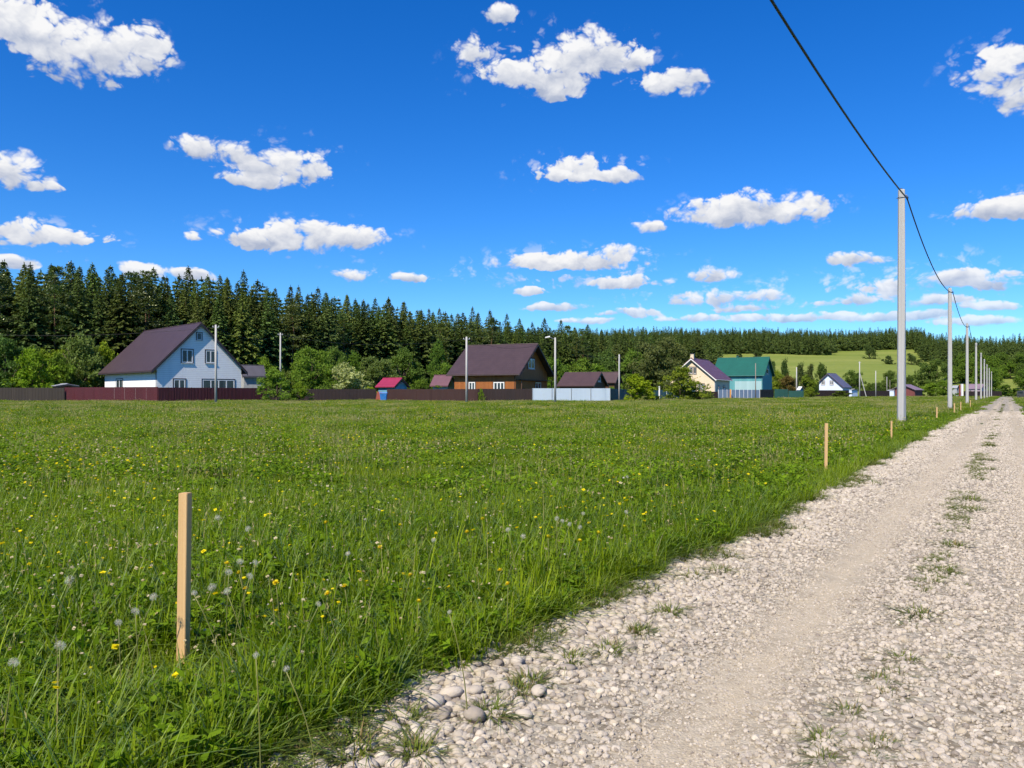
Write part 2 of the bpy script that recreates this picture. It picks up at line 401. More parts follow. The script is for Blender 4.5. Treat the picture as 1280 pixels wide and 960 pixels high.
def build_sky():
    nt = wt; L = nt.links.new
    out = N(nt, "ShaderNodeOutputWorld")
    sky = N(nt, "ShaderNodeTexSky", sky_type="NISHITA", sun_disc=False)
    sky.sun_elevation = SUN_EL
    sky.sun_rotation = math.atan2(SUN_H.x, SUN_H.y)
    sky.altitude = 200; sky.air_density = 1.0; sky.dust_density = 0.0; sky.ozone_density = 4.0
    hs = N(nt, "ShaderNodeHueSaturation", inp={"Saturation": SKY_SAT, "Value": 1.0, "Hue": SKY_HUE})
    L(sky.outputs[0], hs.inputs["Color"])
    wb = mix_col(nt, 1.0, hs.outputs[0], SKY_WB, "MULTIPLY")          # the camera's white balance on the sky
    bg = N(nt, "ShaderNodeBackground", inp={"Strength": SKY_STR}); L(wb, bg.inputs[0])
    tc = N(nt, "ShaderNodeTexCoord"); sp = N(nt, "ShaderNodeSeparateXYZ"); L(tc.outputs["Generated"], sp.inputs[0])
    az = math_node(nt, "ARCTAN2", sp.outputs[0], sp.outputs[1])
    el = math_node(nt, "ARCSINE", sp.outputs[2])
    p = N(nt, "ShaderNodeCombineXYZ"); L(az, p.inputs[0]); L(el, p.inputs[1])
    # warp the coordinates a little so no outline stays elliptical
    mp = N(nt, "ShaderNodeMapping", inp={"Scale": (1.0, 1.9, 1.0)}); L(p.outputs[0], mp.inputs[0])
    wn = N(nt, "ShaderNodeTexNoise", noise_dimensions="2D", inp={"Scale": 14.0, "Detail": 3.0, "Roughness": 0.55}); L(mp.outputs[0], wn.inputs["Vector"])
    wv = N(nt, "ShaderNodeVectorMath", operation="SUBTRACT"); L(wn.outputs["Color"], wv.inputs[0]); wv.inputs[1].default_value = (0.5, 0.5, 0.5)
    ws = N(nt, "ShaderNodeVectorMath", operation="MULTIPLY_ADD"); L(wv.outputs[0], ws.inputs[0])
    ws.inputs[1].default_value = (0.030, 0.012, 0.0); L(p.outputs[0], ws.inputs[2])
    q = ws.outputs[0]
    dmax = total = None
    for i, cl in enumerate(CLOUDS):
        cx, cy, rx, ry = cl[:4]
        if i and i % 16 == 0:            # chains the blocks one after another (keeps the shader's memory small)
            q2 = N(nt, "ShaderNodeVectorMath", operation="MULTIPLY_ADD"); L(dmax, q2.inputs[0])
            q2.inputs[1].default_value = (1e-9, 1e-9, 1e-9); L(q, q2.inputs[2]); q = q2.outputs[0]
        a = math.atan((cx - 640) / FOC)
        e = math.atan((492 - cy) / FOC * math.cos(a))
        sa = rx / FOC * math.cos(a) ** 2 * 1.12
        se = ry / FOC * math.cos(a) * math.cos(e) ** 2 * 1.18
        v = N(nt, "ShaderNodeVectorMath", operation="MULTIPLY_ADD"); L(q, v.inputs[0])
        v.inputs[1].default_value = (1 / sa, 1 / se, 0); v.inputs[2].default_value = (-a / sa, -e / se, 1)    # z carries the weight
        d = N(nt, "ShaderNodeVectorMath", operation="DOT_PRODUCT"); L(v.outputs[0], d.inputs[0]); L(v.outputs[0], d.inputs[1])
        k = cl[4] if len(cl) == 5 else 1.0
        w = math_node(nt, "MULTIPLY_ADD", d.outputs["Value"], -k, 2 * k)
        wp = math_node(nt, "MAXIMUM", w, 0.0)
        acc = N(nt, "ShaderNodeVectorMath", operation="MULTIPLY_ADD"); L(v.outputs[0], acc.inputs[0]); L(wp, acc.inputs[1])
        if dmax is None: dmax = wp
        else:
            dmax = math_node(nt, "MAXIMUM", dmax, wp); L(total, acc.inputs[2])
        total = acc.outputs[0]
    ts = N(nt, "ShaderNodeSeparateXYZ"); L(total, ts.inputs[0]); hsum, wsum = ts.outputs[1], ts.outputs[2]
    hh = math_node(nt, "DIVIDE", hsum, math_node(nt, "MAXIMUM", wsum, 0.001))       # -1 underside .. 1 top
    flat = math_node(nt, "MULTIPLY", math_node(nt, "MAXIMUM", math_node(nt, "MULTIPLY_ADD", hh, -1.0, -0.10), 0.0), 0.9)
    def fbm(off, scale=30.0, det=7.0):
        m2 = N(nt, "ShaderNodeMapping", inp={"Location": off, "Scale": (1.0, 1.35, 1.0)}); L(q, m2.inputs[0])
        z = N(nt, "ShaderNodeTexNoise", noise_dimensions="2D", inp={"Scale": scale, "Detail": det, "Roughness": 0.56, "Distortion": 0.3}); L(m2.outputs[0], z.inputs["Vector"])
        return z.outputs["Fac"]
    n0 = fbm((0, 0, 0), 24.0, 7.0); b0 = fbm((0, 0, 0), 34.0, 3.5); b1 = fbm((0.007, -0.014, 0), 34.0, 3.5)
    m3 = N(nt, "ShaderNodeMapping", inp={"Scale": (1.0, 1.25, 1.0)}); L(q, m3.inputs[0])
    vo = N(nt, "ShaderNodeTexVoronoi", feature="F1", voronoi_dimensions="2D", normalize=True, inp={"Scale": 46.0, "Detail": 2.0, "Roughness": 0.55, "Lacunarity": 2.3}); L(m3.outputs[0], vo.inputs["Vector"])
    puff = math_node(nt, "MULTIPLY_ADD", vo.outputs["Distance"], -2.0, 0.66)          # rounded heads
    rag = math_node(nt, "ADD", math_node(nt, "MULTIPLY_ADD", n0, 1.75, -0.92), puff)
    dens = math_node(nt, "SUBTRACT", math_node(nt, "ADD", dmax, rag), flat)
    al = N(nt, "ShaderNodeMapRange", interpolation_type="SMOOTHERSTEP", inp={"From Min": 0.12, "From Max": 0.72}); L(dens, al.inputs["Value"])
    soft = N(nt, "ShaderNodeTexNoise", noise_dimensions="2D", inp={"Scale": 9.0, "Detail": 2.0}); L(q, soft.inputs["Vector"])
    L(math_node(nt, "MULTIPLY_ADD", soft.outputs["Fac"], 1.2, 0.22), al.inputs["From Max"])
    core = math_node(nt, "MULTIPLY_ADD", dmax, 5.0, -0.05, clamp=True)
    # haze near the horizon thins them
    hz = N(nt, "ShaderNodeMapRange", interpolation_type="SMOOTHSTEP", inp={"From Min": 0.0, "From Max": 0.17, "To Min": 0.55, "To Max": 1.0}); L(el, hz.inputs["Value"])
    alpha = math_node(nt, "MULTIPLY", math_node(nt, "MULTIPLY", al.outputs[0], core), hz.outputs[0], clamp=True)
    # sunlit tops, greyer undersides
    emb = math_node(nt, "ADD", math_node(nt, "MULTIPLY", math_node(nt, "SUBTRACT", b0, b1), 1.0), math_node(nt, "MULTIPLY_ADD", vo.outputs["Distance"], -0.9, 0.25))
    sh = math_node(nt, "ADD", math_node(nt, "MULTIPLY_ADD", hh, 0.95, 0.60), emb)
    thick = math_node(nt, "MULTIPLY_ADD", dens, -0.12, 0.06)
    sh = math_node(nt, "ADD", sh, thick, clamp=True)
    cc = mix_col(nt, sh, CLOUD_LO, CLOUD_HI)
    cb = N(nt, "ShaderNodeBackground", inp={"Strength": 0.73}); L(cc, cb.inputs[0])
    mx = N(nt, "ShaderNodeMixShader"); L(alpha, mx.inputs[0]); L(bg.outputs[0], mx.inputs[1]); L(cb.outputs[0], mx.inputs[2])
    L(mx.outputs[0], out.inputs[0])
SKY_SAT, SKY_HUE, SKY_STR = 1.36, 0.503, 0.098
SKY_WB = (0.58, 0.91, 1.24)
CLOUD_LO, CLOUD_HI = (0.42, 0.48, 0.63), (0.95, 0.95, 0.96)
build_sky()
sd = bpy.data.lights.new("sun", "SUN"); sd.energy = 5.0; sd.angle = R(0.53); sd.color = (1.0, 0.91, 0.76)
sun = bpy.data.objects.new("sun", sd); COL.objects.link(sun)
to_sun = Vector((SUN_H.x * math.cos(SUN_EL), SUN_H.y * math.cos(SUN_EL), math.sin(SUN_EL)))
sun.rotation_euler = to_sun.to_track_quat("Z", "Y").to_euler()
vs = scene.view_settings
vs.view_transform = "Standard"; vs.look = "None"; vs.gamma = 1.0; vs.use_curve_mapping = False
vs.exposure = 0.45

# ------------------------------------------------------------------ terrain
SL = 0.62                                   # the track runs along x = c + SL*y
def lane(c, y): return c + SL * y

def ground_mat():
    m, nt, out = new_mat("meadow_soil")
    p = N(nt, "ShaderNodeBsdfPrincipled", inp={"Roughness": 0.95, "Specular IOR Level": 0.1})
    g = N(nt, "ShaderNodeNewGeometry")
    a = N(nt, "ShaderNodeTexNoise", inp={"Scale": 0.08, "Detail": 8.0, "Roughness": 0.7}); nt.links.new(g.outputs["Position"], a.inputs["Vector"])
    b = N(nt, "ShaderNodeTexNoise", inp={"Scale": 6.0, "Detail": 5.0}); nt.links.new(g.outputs["Position"], b.inputs["Vector"])
    c = mix_col(nt, a.outputs["Fac"], (0.045, 0.075, 0.012), (0.085, 0.115, 0.02))
    c = mix_col(nt, math_node(nt, "MULTIPLY_ADD", b.outputs["Fac"], 1.6, -0.5, clamp=True), c, (0.04, 0.045, 0.015))
    nt.links.new(c, p.inputs["Base Color"]); nt.links.new(p.outputs[0], out.inputs[0])
    return m
def hill_mat():
    m, nt, out = new_mat("hill_pasture")
    p = N(nt, "ShaderNodeBsdfPrincipled", inp={"Roughness": 0.95, "Specular IOR Level": 0.1})
    g = N(nt, "ShaderNodeNewGeometry")
    mp = N(nt, "ShaderNodeMapping", inp={"Scale": (0.006, 0.03, 0.03)}); nt.links.new(g.outputs["Position"], mp.inputs[0])
    a = N(nt, "ShaderNodeTexNoise", inp={"Scale": 1.0, "Detail": 8.0, "Roughness": 0.65}); nt.links.new(mp.outputs[0], a.inputs["Vector"])
    b = N(nt, "ShaderNodeTexNoise", inp={"Scale": 0.35, "Detail": 6.0, "Roughness": 0.75}); nt.links.new(g.outputs["Position"], b.inputs["Vector"])
    c = mix_col(nt, math_node(nt, "MULTIPLY_ADD", a.outputs["Fac"], 3.0, -1.0, clamp=True), (0.145, 0.20, 0.034), (0.26, 0.28, 0.072))
    c = mix_col(nt, math_node(nt, "MULTIPLY_ADD", b.outputs["Fac"], 1.8, -0.65, clamp=True), c, (0.12, 0.16, 0.025))
    nt.links.new(c, p.inputs["Base Color"]); nt.links.new(p.outputs[0], out.inputs[0])
    return m

def grid_mesh(name, xs, ys, fz, mat):
    vs = [(x, y, fz(x, y)) for y in ys for x in xs]
    nx = len(xs)
    fs = [(j * nx + i, j * nx + i + 1, (j + 1) * nx + i + 1, (j + 1) * nx + i) for j in range(len(ys) - 1) for i in range(nx - 1)]
    me = bpy.data.meshes.new(name); me.from_pydata(vs, [], fs); me.shade_smooth(); me.materials.append(mat)
    o = bpy.data.objects.new(name, me); COL.objects.link(o)
    return o
def undul(x, y):
    """gentle unevenness of the meadow"""
    k = min(1.0, max(0.0, (y - 12) / 40.0))
    return k * 0.05 * (math.sin(x * .31 + y * .17) + math.sin(x * .12 - y * .23 + 1.3)) - 0.06 * k
gx = sorted(set(list(np.linspace(-3500, -160, 18)) + list(np.arange(-160, 260, 3.0)) + list(np.linspace(260, 4000, 18))))
gy = sorted(set([-600, -200, -60] + list(np.arange(-20, 200, 3.0)) + list(np.arange(200, 460, 20)) + [500, 700, 1200, 2500, 6000]))
g = grid_mesh("ground", gx, gy, undul, ground_mat()); tag(g, "green flower meadow ground under the grass", None, kind="structure")

def hill_z(x, y):
    t = (y - 405) / 395.0
    if t < 0: return -1.5 + 0.02 * (y - 405) * 0
    z = 45 * (0.72 * t + 0.28 * t * t) if t < 1 else 45 + 11 * (1 - math.exp(-(t - 1) * 2.2))
    z += 0.8 * math.sin(x * .021 + y * .013) + 0.5 * math.sin(x * .05 - y * .03)
    if x < -100: z *= max(0.0, 1 - (-100 - x) / 900.0)
    return z - 1.5 * max(0, 1 - t * 8)
hx = list(np.linspace(-1100, 2600, 150)); hy = list(np.linspace(395, 900, 70)) + [1000, 1200, 1500, 2000]
h = grid_mesh("hill", hx, hy, hill_z, hill_mat()); tag(h, "sloping pasture on the hill below the far wood", None, kind="structure")

# ------------------------------------------------------------------ the gravel track
C_L, C_R = -2.28, 1.0
def vnoise(y, s):    # smooth 1-D noise
    i = math.floor(y); f = y - i; f = f * f * (3 - 2 * f)
    r = lambda k: (math.sin(k * 127.1 + s * 311.7) * 43758.5453) % 1.0
    return r(i) * (1 - f) + r(i + 1) * f
def edge_l(y): return C_L - .24 * max(0.0, 1 - max(y, 0) / 6.5) + 0.22 * (vnoise(y * .9, 1) - .5) + 0.12 * (vnoise(y * 3.1, 2) - .5)
def edge_r(y): return C_R + 0.22 * (vnoise(y * .8, 3) - .5) + 0.12 * (vnoise(y * 2.7, 4) - .5)
def road_mat():
    m, nt, out = new_mat("crushed_limestone")
    p = N(nt, "ShaderNodeBsdfPrincipled", inp={"Roughness": 0.95, "Specular IOR Level": 0.15})
    g = N(nt, "ShaderNodeNewGeometry"); at = N(nt, "ShaderNodeAttribute", attribute_name="rut")
    L = nt.links.new
    v = N(nt, "ShaderNodeTexVoronoi", inp={"Scale": 34.0, "Randomness": 1.0}); L(g.outputs["Position"], v.inputs["Vector"])
    v2 = N(nt, "ShaderNodeTexVoronoi", inp={"Scale": 85.0}); L(g.outputs["Position"], v2.inputs["Vector"])
    n1 = N(nt, "ShaderNodeTexNoise", inp={"Scale": 1.3, "Detail": 8.0, "Roughness": 0.7}); L(g.outputs["Position"], n1.inputs["Vector"])
    n2 = N(nt, "ShaderNodeTexNoise", inp={"Scale": 60.0, "Detail": 5.0, "Roughness": 0.7}); L(g.outputs["Position"], n2.inputs["Vector"])
    sp = N(nt, "ShaderNodeSeparateColor"); L(v.outputs["Color"], sp.inputs[0])
    gravel = mix_col(nt, sp.outputs[0], (0.17, 0.142, 0.102), (0.45, 0.405, 0.325))
    sand = mix_col(nt, n2.outputs["Fac"], (0.35, 0.285, 0.19), (0.56, 0.48, 0.355))
    rf = math_node(nt, "ADD", math_node(nt, "MULTIPLY", at.outputs["Fac"], 0.9), math_node(nt, "MULTIPLY_ADD", n1.outputs["Fac"], 1.4, -0.75), clamp=True)
    c = mix_col(nt, rf, gravel, sand)
    gap = math_node(nt, "SUBTRACT", 1.0, math_node(nt, "MULTIPLY_ADD", v.outputs["Distance"], 1.0, -0.42, clamp=True))
    L(c, p.inputs["Base Color"])
    hgt = math_node(nt, "ADD", math_node(nt, "MULTIPLY", v.outputs["Distance"], math_node(nt, "MULTIPLY_ADD", at.outputs["Fac"], 0.013, -0.016)), math_node(nt, "MULTIPLY", v2.outputs["Distance"], -0.009))
    hgt = math_node(nt, "ADD", hgt, math_node(nt, "MULTIPLY", n2.outputs["Fac"], 0.006))
    b = N(nt, "ShaderNodeBump", inp={"Strength": 0.45, "Distance": 1.0}); L(hgt, b.inputs["Height"]); L(b.outputs[0], p.inputs["Normal"])
    L(p.outputs[0], out.inputs[0])
    return m
def rut_val(c):
    return max(math.exp(-((c + 1.08) / 0.23) ** 2), math.exp(-((c - 0.30) / 0.20) ** 2))
def road_z(c, y):
    return 0.022 - 0.018 * rut_val(c) + 0.012 * math.exp(-((c + .45) / .3) ** 2) + 0.008 * (vnoise(y * 1.7 + c, 6) - .5) + undul(lane(c, y), y)
def make_road():
    ys = list(np.arange(-8, 30, .25)) + list(np.arange(30, 120, 1.5)) + list(np.arange(120, 336, 6))
    K = 26; vs_ = []; rut = []
    for y in ys:
        a, b = edge_l(y) - .25, edge_r(y) + .25
        for k in range(K):
            c = a + (b - a) * k / (K - 1)
            vs_.append((lane(c, y), y, road_z(c, y) - (0.03 if k in (0, K - 1) else 0)))
            rut.append(rut_val(c))
    fs = [(j * K + i, j * K + i + 1, (j + 1) * K + i + 1, (j + 1) * K + i) for j in range(len(ys) - 1) for i in range(K - 1)]
    me = bpy.data.meshes.new("road"); me.from_pydata(vs_, [], fs); me.shade_smooth()
    a = me.attributes.new("rut", "FLOAT", "POINT"); a.data.foreach_set("value", np.array(rut, np.float32))
    me.materials.append(road_mat())
    o = bpy.data.objects.new("road", me); COL.objects.link(o)
    tag(o, "pale gravel track running to the horizon", None, kind="structure")
make_road()

# stones -----------------------------------------------------------
def stone_mesh(name, seed, angular):
    r_ = random.Random(seed)
    bm = bmesh.new()
    bmesh.ops.create_icosphere(bm, subdivisions=2, radius=0.5)
    sx, sy, sz = r_.uniform(.8, 1.2), r_.uniform(.7, 1.0), r_.uniform(.45, .75)
    planes = [(Vector((r_.gauss(0, 1), r_.gauss(0, 1), r_.gauss(0, 1))).normalized(), r_.uniform(.30, .44)) for _ in range(7 if angular else 3)]
    for v in bm.verts:
        c = v.co.copy()
        for n_, d_ in planes:
            e = c.dot(n_) - d_
            if e > 0: c -= n_ * e * (1.0 if angular else .55)
        c *= 1 + r_.uniform(-.03, .03)
        v.co = Vector((c.x * sx, c.y * sy, c.z * sz))
    me = bpy.data.meshes.new(name); bm.to_mesh(me); bm.free()
    me.shade_smooth() if not angular else None
    me.materials.append(M["stone"])
    return me
ROUND = [stone_mesh("rounded_stone", 100 + i, False) for i in range(7)]
ANG = [stone_mesh("crushed_stone", 200 + i, True) for i in range(7)]
def make_gravel():
    P = []; S = []; I = []
    def band(y0, y1, dens, smin, smax, rutkeep):
        n = int((y1 - y0) * 3.6 * dens)
        y = rng.uniform(y0, y1, n); c = rng.uniform(C_L - .32, C_R + .35, n)
        for yy, cc in zip(y, c):
            el_, er_ = edge_l(yy), edge_r(yy)
            if cc < el_ - .05 - abs(random.gauss(0, .09)) or cc > er_ + .05 + abs(random.gauss(0, .09)): continue
            ru = rut_val(cc)
            if random.random() < ru * (1 - rutkeep) * (1.5 * vnoise(yy * 1.3 + cc * 3, 14)): continue
            s = smin + (smax - smin) * random.random() ** 2.4
            s *= 1 - .5 * ru
            edge = max(0, 1 - (cc - el_) / .75)
            s *= 1 + .85 * edge
            P.append((lane(cc, yy), yy, road_z(cc, yy) + s * .10)); S.append(s)
            I.append(random.randrange(7) + (0 if random.random() < .18 + .72 * edge else 7))
    def grit(y0, y1, dens, smin, smax):          # crushed fines pressed into the wheel tracks
        for mid, wid in ((-1.08, .33), (.30, .30)):
            n = int((y1 - y0) * wid * 2 * dens)
            y = rng.uniform(y0, y1, n); c = rng.normal(mid, wid * .75, n)
            for yy, cc in zip(y, c):
                if cc > C_R + .2 or vnoise(yy * 1.6 + cc * 2, 12) + .5 * vnoise(yy * 5.1 + cc * 4, 13) < random.uniform(.30, .75): continue
                s = smin + (smax - smin) * random.random() ** 1.8
                P.append((lane(cc, yy), yy, road_z(cc, yy) + s * .05)); S.append(s); I.append(7 + random.randrange(7))
    band(1.2, 5.0, 2100, .013, .044, .35)
    band(5.0, 10.0, 1500, .015, .046, .3)
    band(10.0, 22.0, 720, .020, .054, .3)
    grit(1.3, 4.5, 5200, .006, .016)
    grit(4.5, 9.0, 2600, .008, .020)
    grit(9.0, 18.0, 1000, .012, .028)
    band(22.0, 55.0, 170, .03, .085, .2)
    n = len(P)
    rot = np.stack([rng.uniform(-.5, .5, n), rng.uniform(-.5, .5, n), rng.uniform(0, 6.28, n)], 1)
    coll = sample_collection("gravel_stone", ROUND + ANG)
    scatter("gravel", P, rot, S, I, coll, "loose pale crushed stones covering the track", "gravel")
make_gravel()

BIG = [(593,909,.085),(545,892,.078),(594,876,.07),(564,879,.072),(674,876,.062),(628,872,.066),(710,846,.062),(646,838,.066),
       (489,927,.075),(425,919,.085),(533,868,.055),(655,905,.05)]
BIGLAB = ["largest rounded pale stone at grass edge, above bottom of photo", "oval tan stone left of the biggest pebble at grass edge",
 "round pale pebble just above the biggest stone", "grey rounded pebble beside the oval tan stone", "smooth pale stone right of the pebble cluster",
 "pale domed stone behind the small grass tuft", "flat grey stone on the gravel near two low tufts", "buff stone half under grass at the verge",
 "angular grey stone between two low tufts at the verge", "broad flat stone at the lower end of the verge",
 "small stone closest under overhanging grass blades", "small pale stone right of the biggest pebble"]
for i, (px, py, s) in enumerate(BIG):
    x, y = gnd(px, py)
    o = link("pebble", ROUND[i % 7].copy(), "stone"); o.location = (x, y, .03 + s * .18); o.scale = (s * 1.15, s * 1.1, s * 1.0)
    o.rotation_euler = (0, .1, i * 1.1)
    tag(o, BIGLAB[i], "stone", "larger stones along the grass edge")

# ------------------------------------------------------------------ meadow grass
def tuft_mesh(name, n, rad, hmin, hmax, w, lean, mat="grass", segs=3, dryshare=0.02):
    a = rng.uniform(0, 6.283, n); r_ = rad * np.sqrt(rng.random(n))
    base = np.stack([r_ * np.cos(a), r_ * np.sin(a), np.full(n, -.01)], 1)
    az = a + rng.normal(0, 1.1, n)
    h = rng.uniform(hmin, hmax, n) * rng.uniform(.7, 1.0, n)
    ln = np.abs(rng.normal(lean, lean * .55, n))
    t = rng.random(n) * .9; t[rng.random(n) < dryshare] = 1.0
    P, T = blades(n, base, az, h, ln, rng.uniform(.7, 1.3, n) * w, segs, t)
    return poly_mesh(name, P, T, mat)
def herb_mesh(name, n, rad, h, size):
    """broad-leaved herbs: short stalks with several oval leaves"""
    Ps = []; Ts = []
    a = rng.uniform(0, 6.283, n); r_ = rad * np.sqrt(rng.random(n))
    c = np.stack([r_ * np.cos(a), r_ * np.sin(a), rng.uniform(.15, 1.0, n) * h], 1)
    az = rng.uniform(0, 6.283, n); tilt = rng.uniform(-.35, .75, n)
    u = np.stack([np.cos(az) * np.cos(tilt), np.sin(az) * np.cos(tilt), np.sin(tilt)], 1)
    w = unit(np.cross(u, np.stack([rng.normal(0, .3, n), rng.normal(0, .3, n), np.ones(n)], 1)))
    Ls = rng.uniform(.6, 1.5, n) * size
    return poly_mesh(name, kites(c, u, w, Ls, Ls * rng.uniform(.32, .55, n)), rng.random(n) * .9, "herb")
def stalk_mesh(name, n, rad, hmin, hmax, w, head):
    """thin dry stems with small drooping seed heads"""
    a = rng.uniform(0, 6.283, n); r_ = rad * np.sqrt(rng.random(n))
    base = np.stack([r_ * np.cos(a), r_ * np.sin(a), np.zeros(n)], 1)
    az = rng.uniform(0, 6.283, n); h = rng.uniform(hmin, hmax, n); ln = rng.uniform(.1, .45, n)
    P, T = blades(n, base, az, h, ln, np.full(n, w), 3, np.full(n, 1.0))
    out = np.stack([np.cos(az), np.sin(az), np.zeros(n)], 1)
    tip = base + out * (h * ln * .85)[:, None]; tip[:, 2] += h * (1 - .45 * ln)
    Q = []
    for k in range(5):
        u = unit(out * rng.uniform(-.2, .6, (n, 1)) + np.array([0, 0, .8]) + rng.normal(0, .35, (n, 3)))
        c = tip - np.array([0, 0, 1]) * (k * head * .35) + u * head * .4
        Q.append(kites(c, u, unit(np.cross(u, rng.normal(0, 1, (n, 3)))), np.full(n, head), np.full(n, head * .22)))
    return poly_mesh(name, np.concatenate([P] + Q), np.ones(len(P) + 5 * n), "grass")
NEAR = [tuft_mesh("near_grass", 36, .06, .15, .32, .0082, .56) for _ in range(4)] + \
       [tuft_mesh("near_grass_tall", 16, .05, .24, .44, .0105, .70) for _ in range(2)] + \
       [herb_mesh("near_herb", 46, .09, .17, .050) for _ in range(3)] + [stalk_mesh("near_stalk", 2, .08, .28, .46, .0030, .022)]
MID = [tuft_mesh("mid_grass", 150, .30, .11, .26, .0085, .40, segs=2, dryshare=.04) for _ in range(4)] + \
      [herb_mesh("mid_herb", 190, .32, .18, .06) for _ in range(2)] + [stalk_mesh("mid_stalk", 12, .3, .24, .40, .0042, .030)]
FAR = [tuft_mesh("far_grass", 420, 1.1, .10, .25, .020, .38, segs=2, dryshare=.05) for _ in range(5)] + \
      [herb_mesh("far_herb", 420, 1.1, .18, .08), stalk_mesh("far_stalk", 70, 1.1, .20, .36, .008, .05)]

def grass_zone(y0, y1, dens, marg, xl_px=-140, drift=False):
    """random points of the meadow left of the track between two depths"""
    out = []
    sp = 3.5 if y0 < 100 else 0.0              # some meadow beyond the frame, for a step to the side
    n = int(dens * (y1 - y0) * 0.5 * ((lane(C_L, y0) - PX(xl_px, y0)) + (lane(C_L, y1) - PX(xl_px, y1)) + 2 * sp) * 1.4)
    wid = lambda yy: lane(C_L, yy) + .3 - PX(xl_px, yy) + sp
    y = np.sqrt(rng.uniform(y0 * y0, y1 * y1, n)) if y0 >= 6 else rng.uniform(y0, y1, n)
    x = PX(xl_px, y) - sp + rng.random(n) * wid(y)
    keep = []
    for xx, yy in zip(x, y):
        c = xx - SL * yy
        keep.append(c < edge_l(yy) - marg - abs(random.gauss(0, .05)))
    k = np.array(keep)
    if drift:
        f = .5 + .5 * np.sin(x * .33 + 1.7 * np.sin(y * .21)) * np.cos(y * .27 + 1.2 * np.sin(x * .4))
        k &= rng.random(n) < .25 + .9 * f
    return x[k], y[k]
def right_zone(y0, y1, dens, width, marg):
    n = int(dens * (y1 - y0) * width)
    y = rng.uniform(y0, y1, n); c = C_R + marg + rng.random(n) * width
    return lane(c, y), y
def do_grass(name, pts, coll, weights, smin, smax, label, lowband=0.0):
    x = np.concatenate([p[0] for p in pts]); y = np.concatenate([p[1] for p in pts])
    n = len(x)
    z = np.array([undul(a, b) for a, b in zip(x, y)]) + lowband
    k = len(weights)
    idx = rng.choice(k, n, p=np.array(weights) / sum(weights))
    s = rng.uniform(smin, smax, n)
    # patchy height: taller and lower stands of grass
    s = s * np.where(np.hypot(x + 1.35, y - 3.25) < .34, .55, 1.0)       # thinner round the near stake
    pn = np.sin(x * .9 + 1.3 * np.sin(y * .7)) * np.sin(y * .8 + np.cos(x * .5))
    s *= 1 + .16 * pn
    rot = np.stack([rng.normal(0, .06, n), rng.normal(0, .06, n), rng.uniform(0, 6.283, n)], 1)
    sc3 = np.stack([s, s, s * rng.uniform(.85, 1.12, n)], 1)
    scatter(name, np.stack([x, y, z], 1), rot, sc3, idx, coll, label, "grass")
cn = sample_collection("near_grass_sample", NEAR); cm = sample_collection("mid_grass_sample", MID); cf = sample_collection("far_grass_sample", FAR)
do_grass("meadow_grass", [grass_zone(1.0, 4.6, 330, .03, -180), grass_zone(4.6, 8.5, 240, .03), right_zone(.5, 9, 120, 2.2, .05)], cn,
         [4, 4, 4, 4, 2, 2, 2.6, 2.6, 2.6, .7], .8, 1.15, "thick green meadow grass and herbs close to the camera")
do_grass("meadow_grass", [grass_zone(8.0, 28.0, 13, .22), grass_zone(28, 40, 8, .22), grass_zone(40, 55, 2.5, .3), right_zone(9, 34, 12, 4, .32)], cm, [4, 4, 4, 4, 2.2, 2.2, 1.0], .85, 1.2,
         "green meadow grass in the middle of the field")
do_grass("meadow_grass", [grass_zone(26.0, 38.0, .6, .9), grass_zone(38.0, 150.0, 1.25, .9), right_zone(32, 150, 1.2, 8, 1.1)], cf, [4, 4, 4, 4, 4, 4, 1.1], .8, 1.2,
         "green meadow grass stretching to the fences")
do_grass("meadow_grass", [grass_zone(150.0, 330.0, .22, 1.5, 560), right_zone(150, 260, .3, 14, 1.5)], cf, [4, 4, 4, 4, 4, 2, 2], .9, 1.4,
         "far strip of grass before the last houses")
# lush taller fringe along the track edge
fr = []; strip = []
for _ in range(1500):
    y = random.uniform(1.4, 16) if random.random() < .7 else random.uniform(16, 40)
    c = edge_l(y) - abs(random.gauss(.16, .18)); fr.append((lane(c, y), y))
for _ in range(1600):                      # the thin strip between the wheel tracks
    y = random.uniform(2.2, 90) if random.random() < .6 else random.uniform(2.2, 22)
    c = -.48 + .1 * (vnoise(y * .7, 21) - .5) + random.gauss(0, .07)
    if vnoise(y * 1.1, 22) > .45: strip.append((lane(c, y), y))
fx = np.array([a for a, b in fr]); fy = np.array([b for a, b in fr])
TMV = [tuft_mesh("low_verge", 60, .09, .04, .13, .0045, 1.3, "tuft", 3, .2) for _ in range(3)]
FRINGE = [tuft_mesh("fringe_grass", 30, .06, .15, .34, .0085, .8) for _ in range(4)]
do_grass("verge_grass", [(fx, fy)], sample_collection("fringe_grass_sample", FRINGE), [1, 1, 1, 1], .7, 1.05, "taller arching grass leaning over the gravel edge")

vt = []
for _ in range(1500):
    y = random.uniform(1.6, 14) if random.random() < .7 else random.uniform(14, 60)
    c = edge_l(y) + random.gauss(.07, .13)
    if vnoise(y * 1.9, 9) > .38 + max(0, c - edge_l(y)) * .9: vt.append((lane(c, y), y))
do_grass("verge_grass", [(np.array([a for a, b in vt]), np.array([b for a, b in vt]))], sample_collection("low_verge_sample", TMV), [1, 1, 1], .6, 1.3, "thin low olive grass creeping over the gravel edge", .03)

do_grass("verge_grass", [(np.array([a for a, b in strip]), np.array([b for a, b in strip]))], sample_collection("strip_grass_sample", TMV), [1, 1, 1], .28, .62, "thin broken strip of low grass between the wheel tracks", .035)

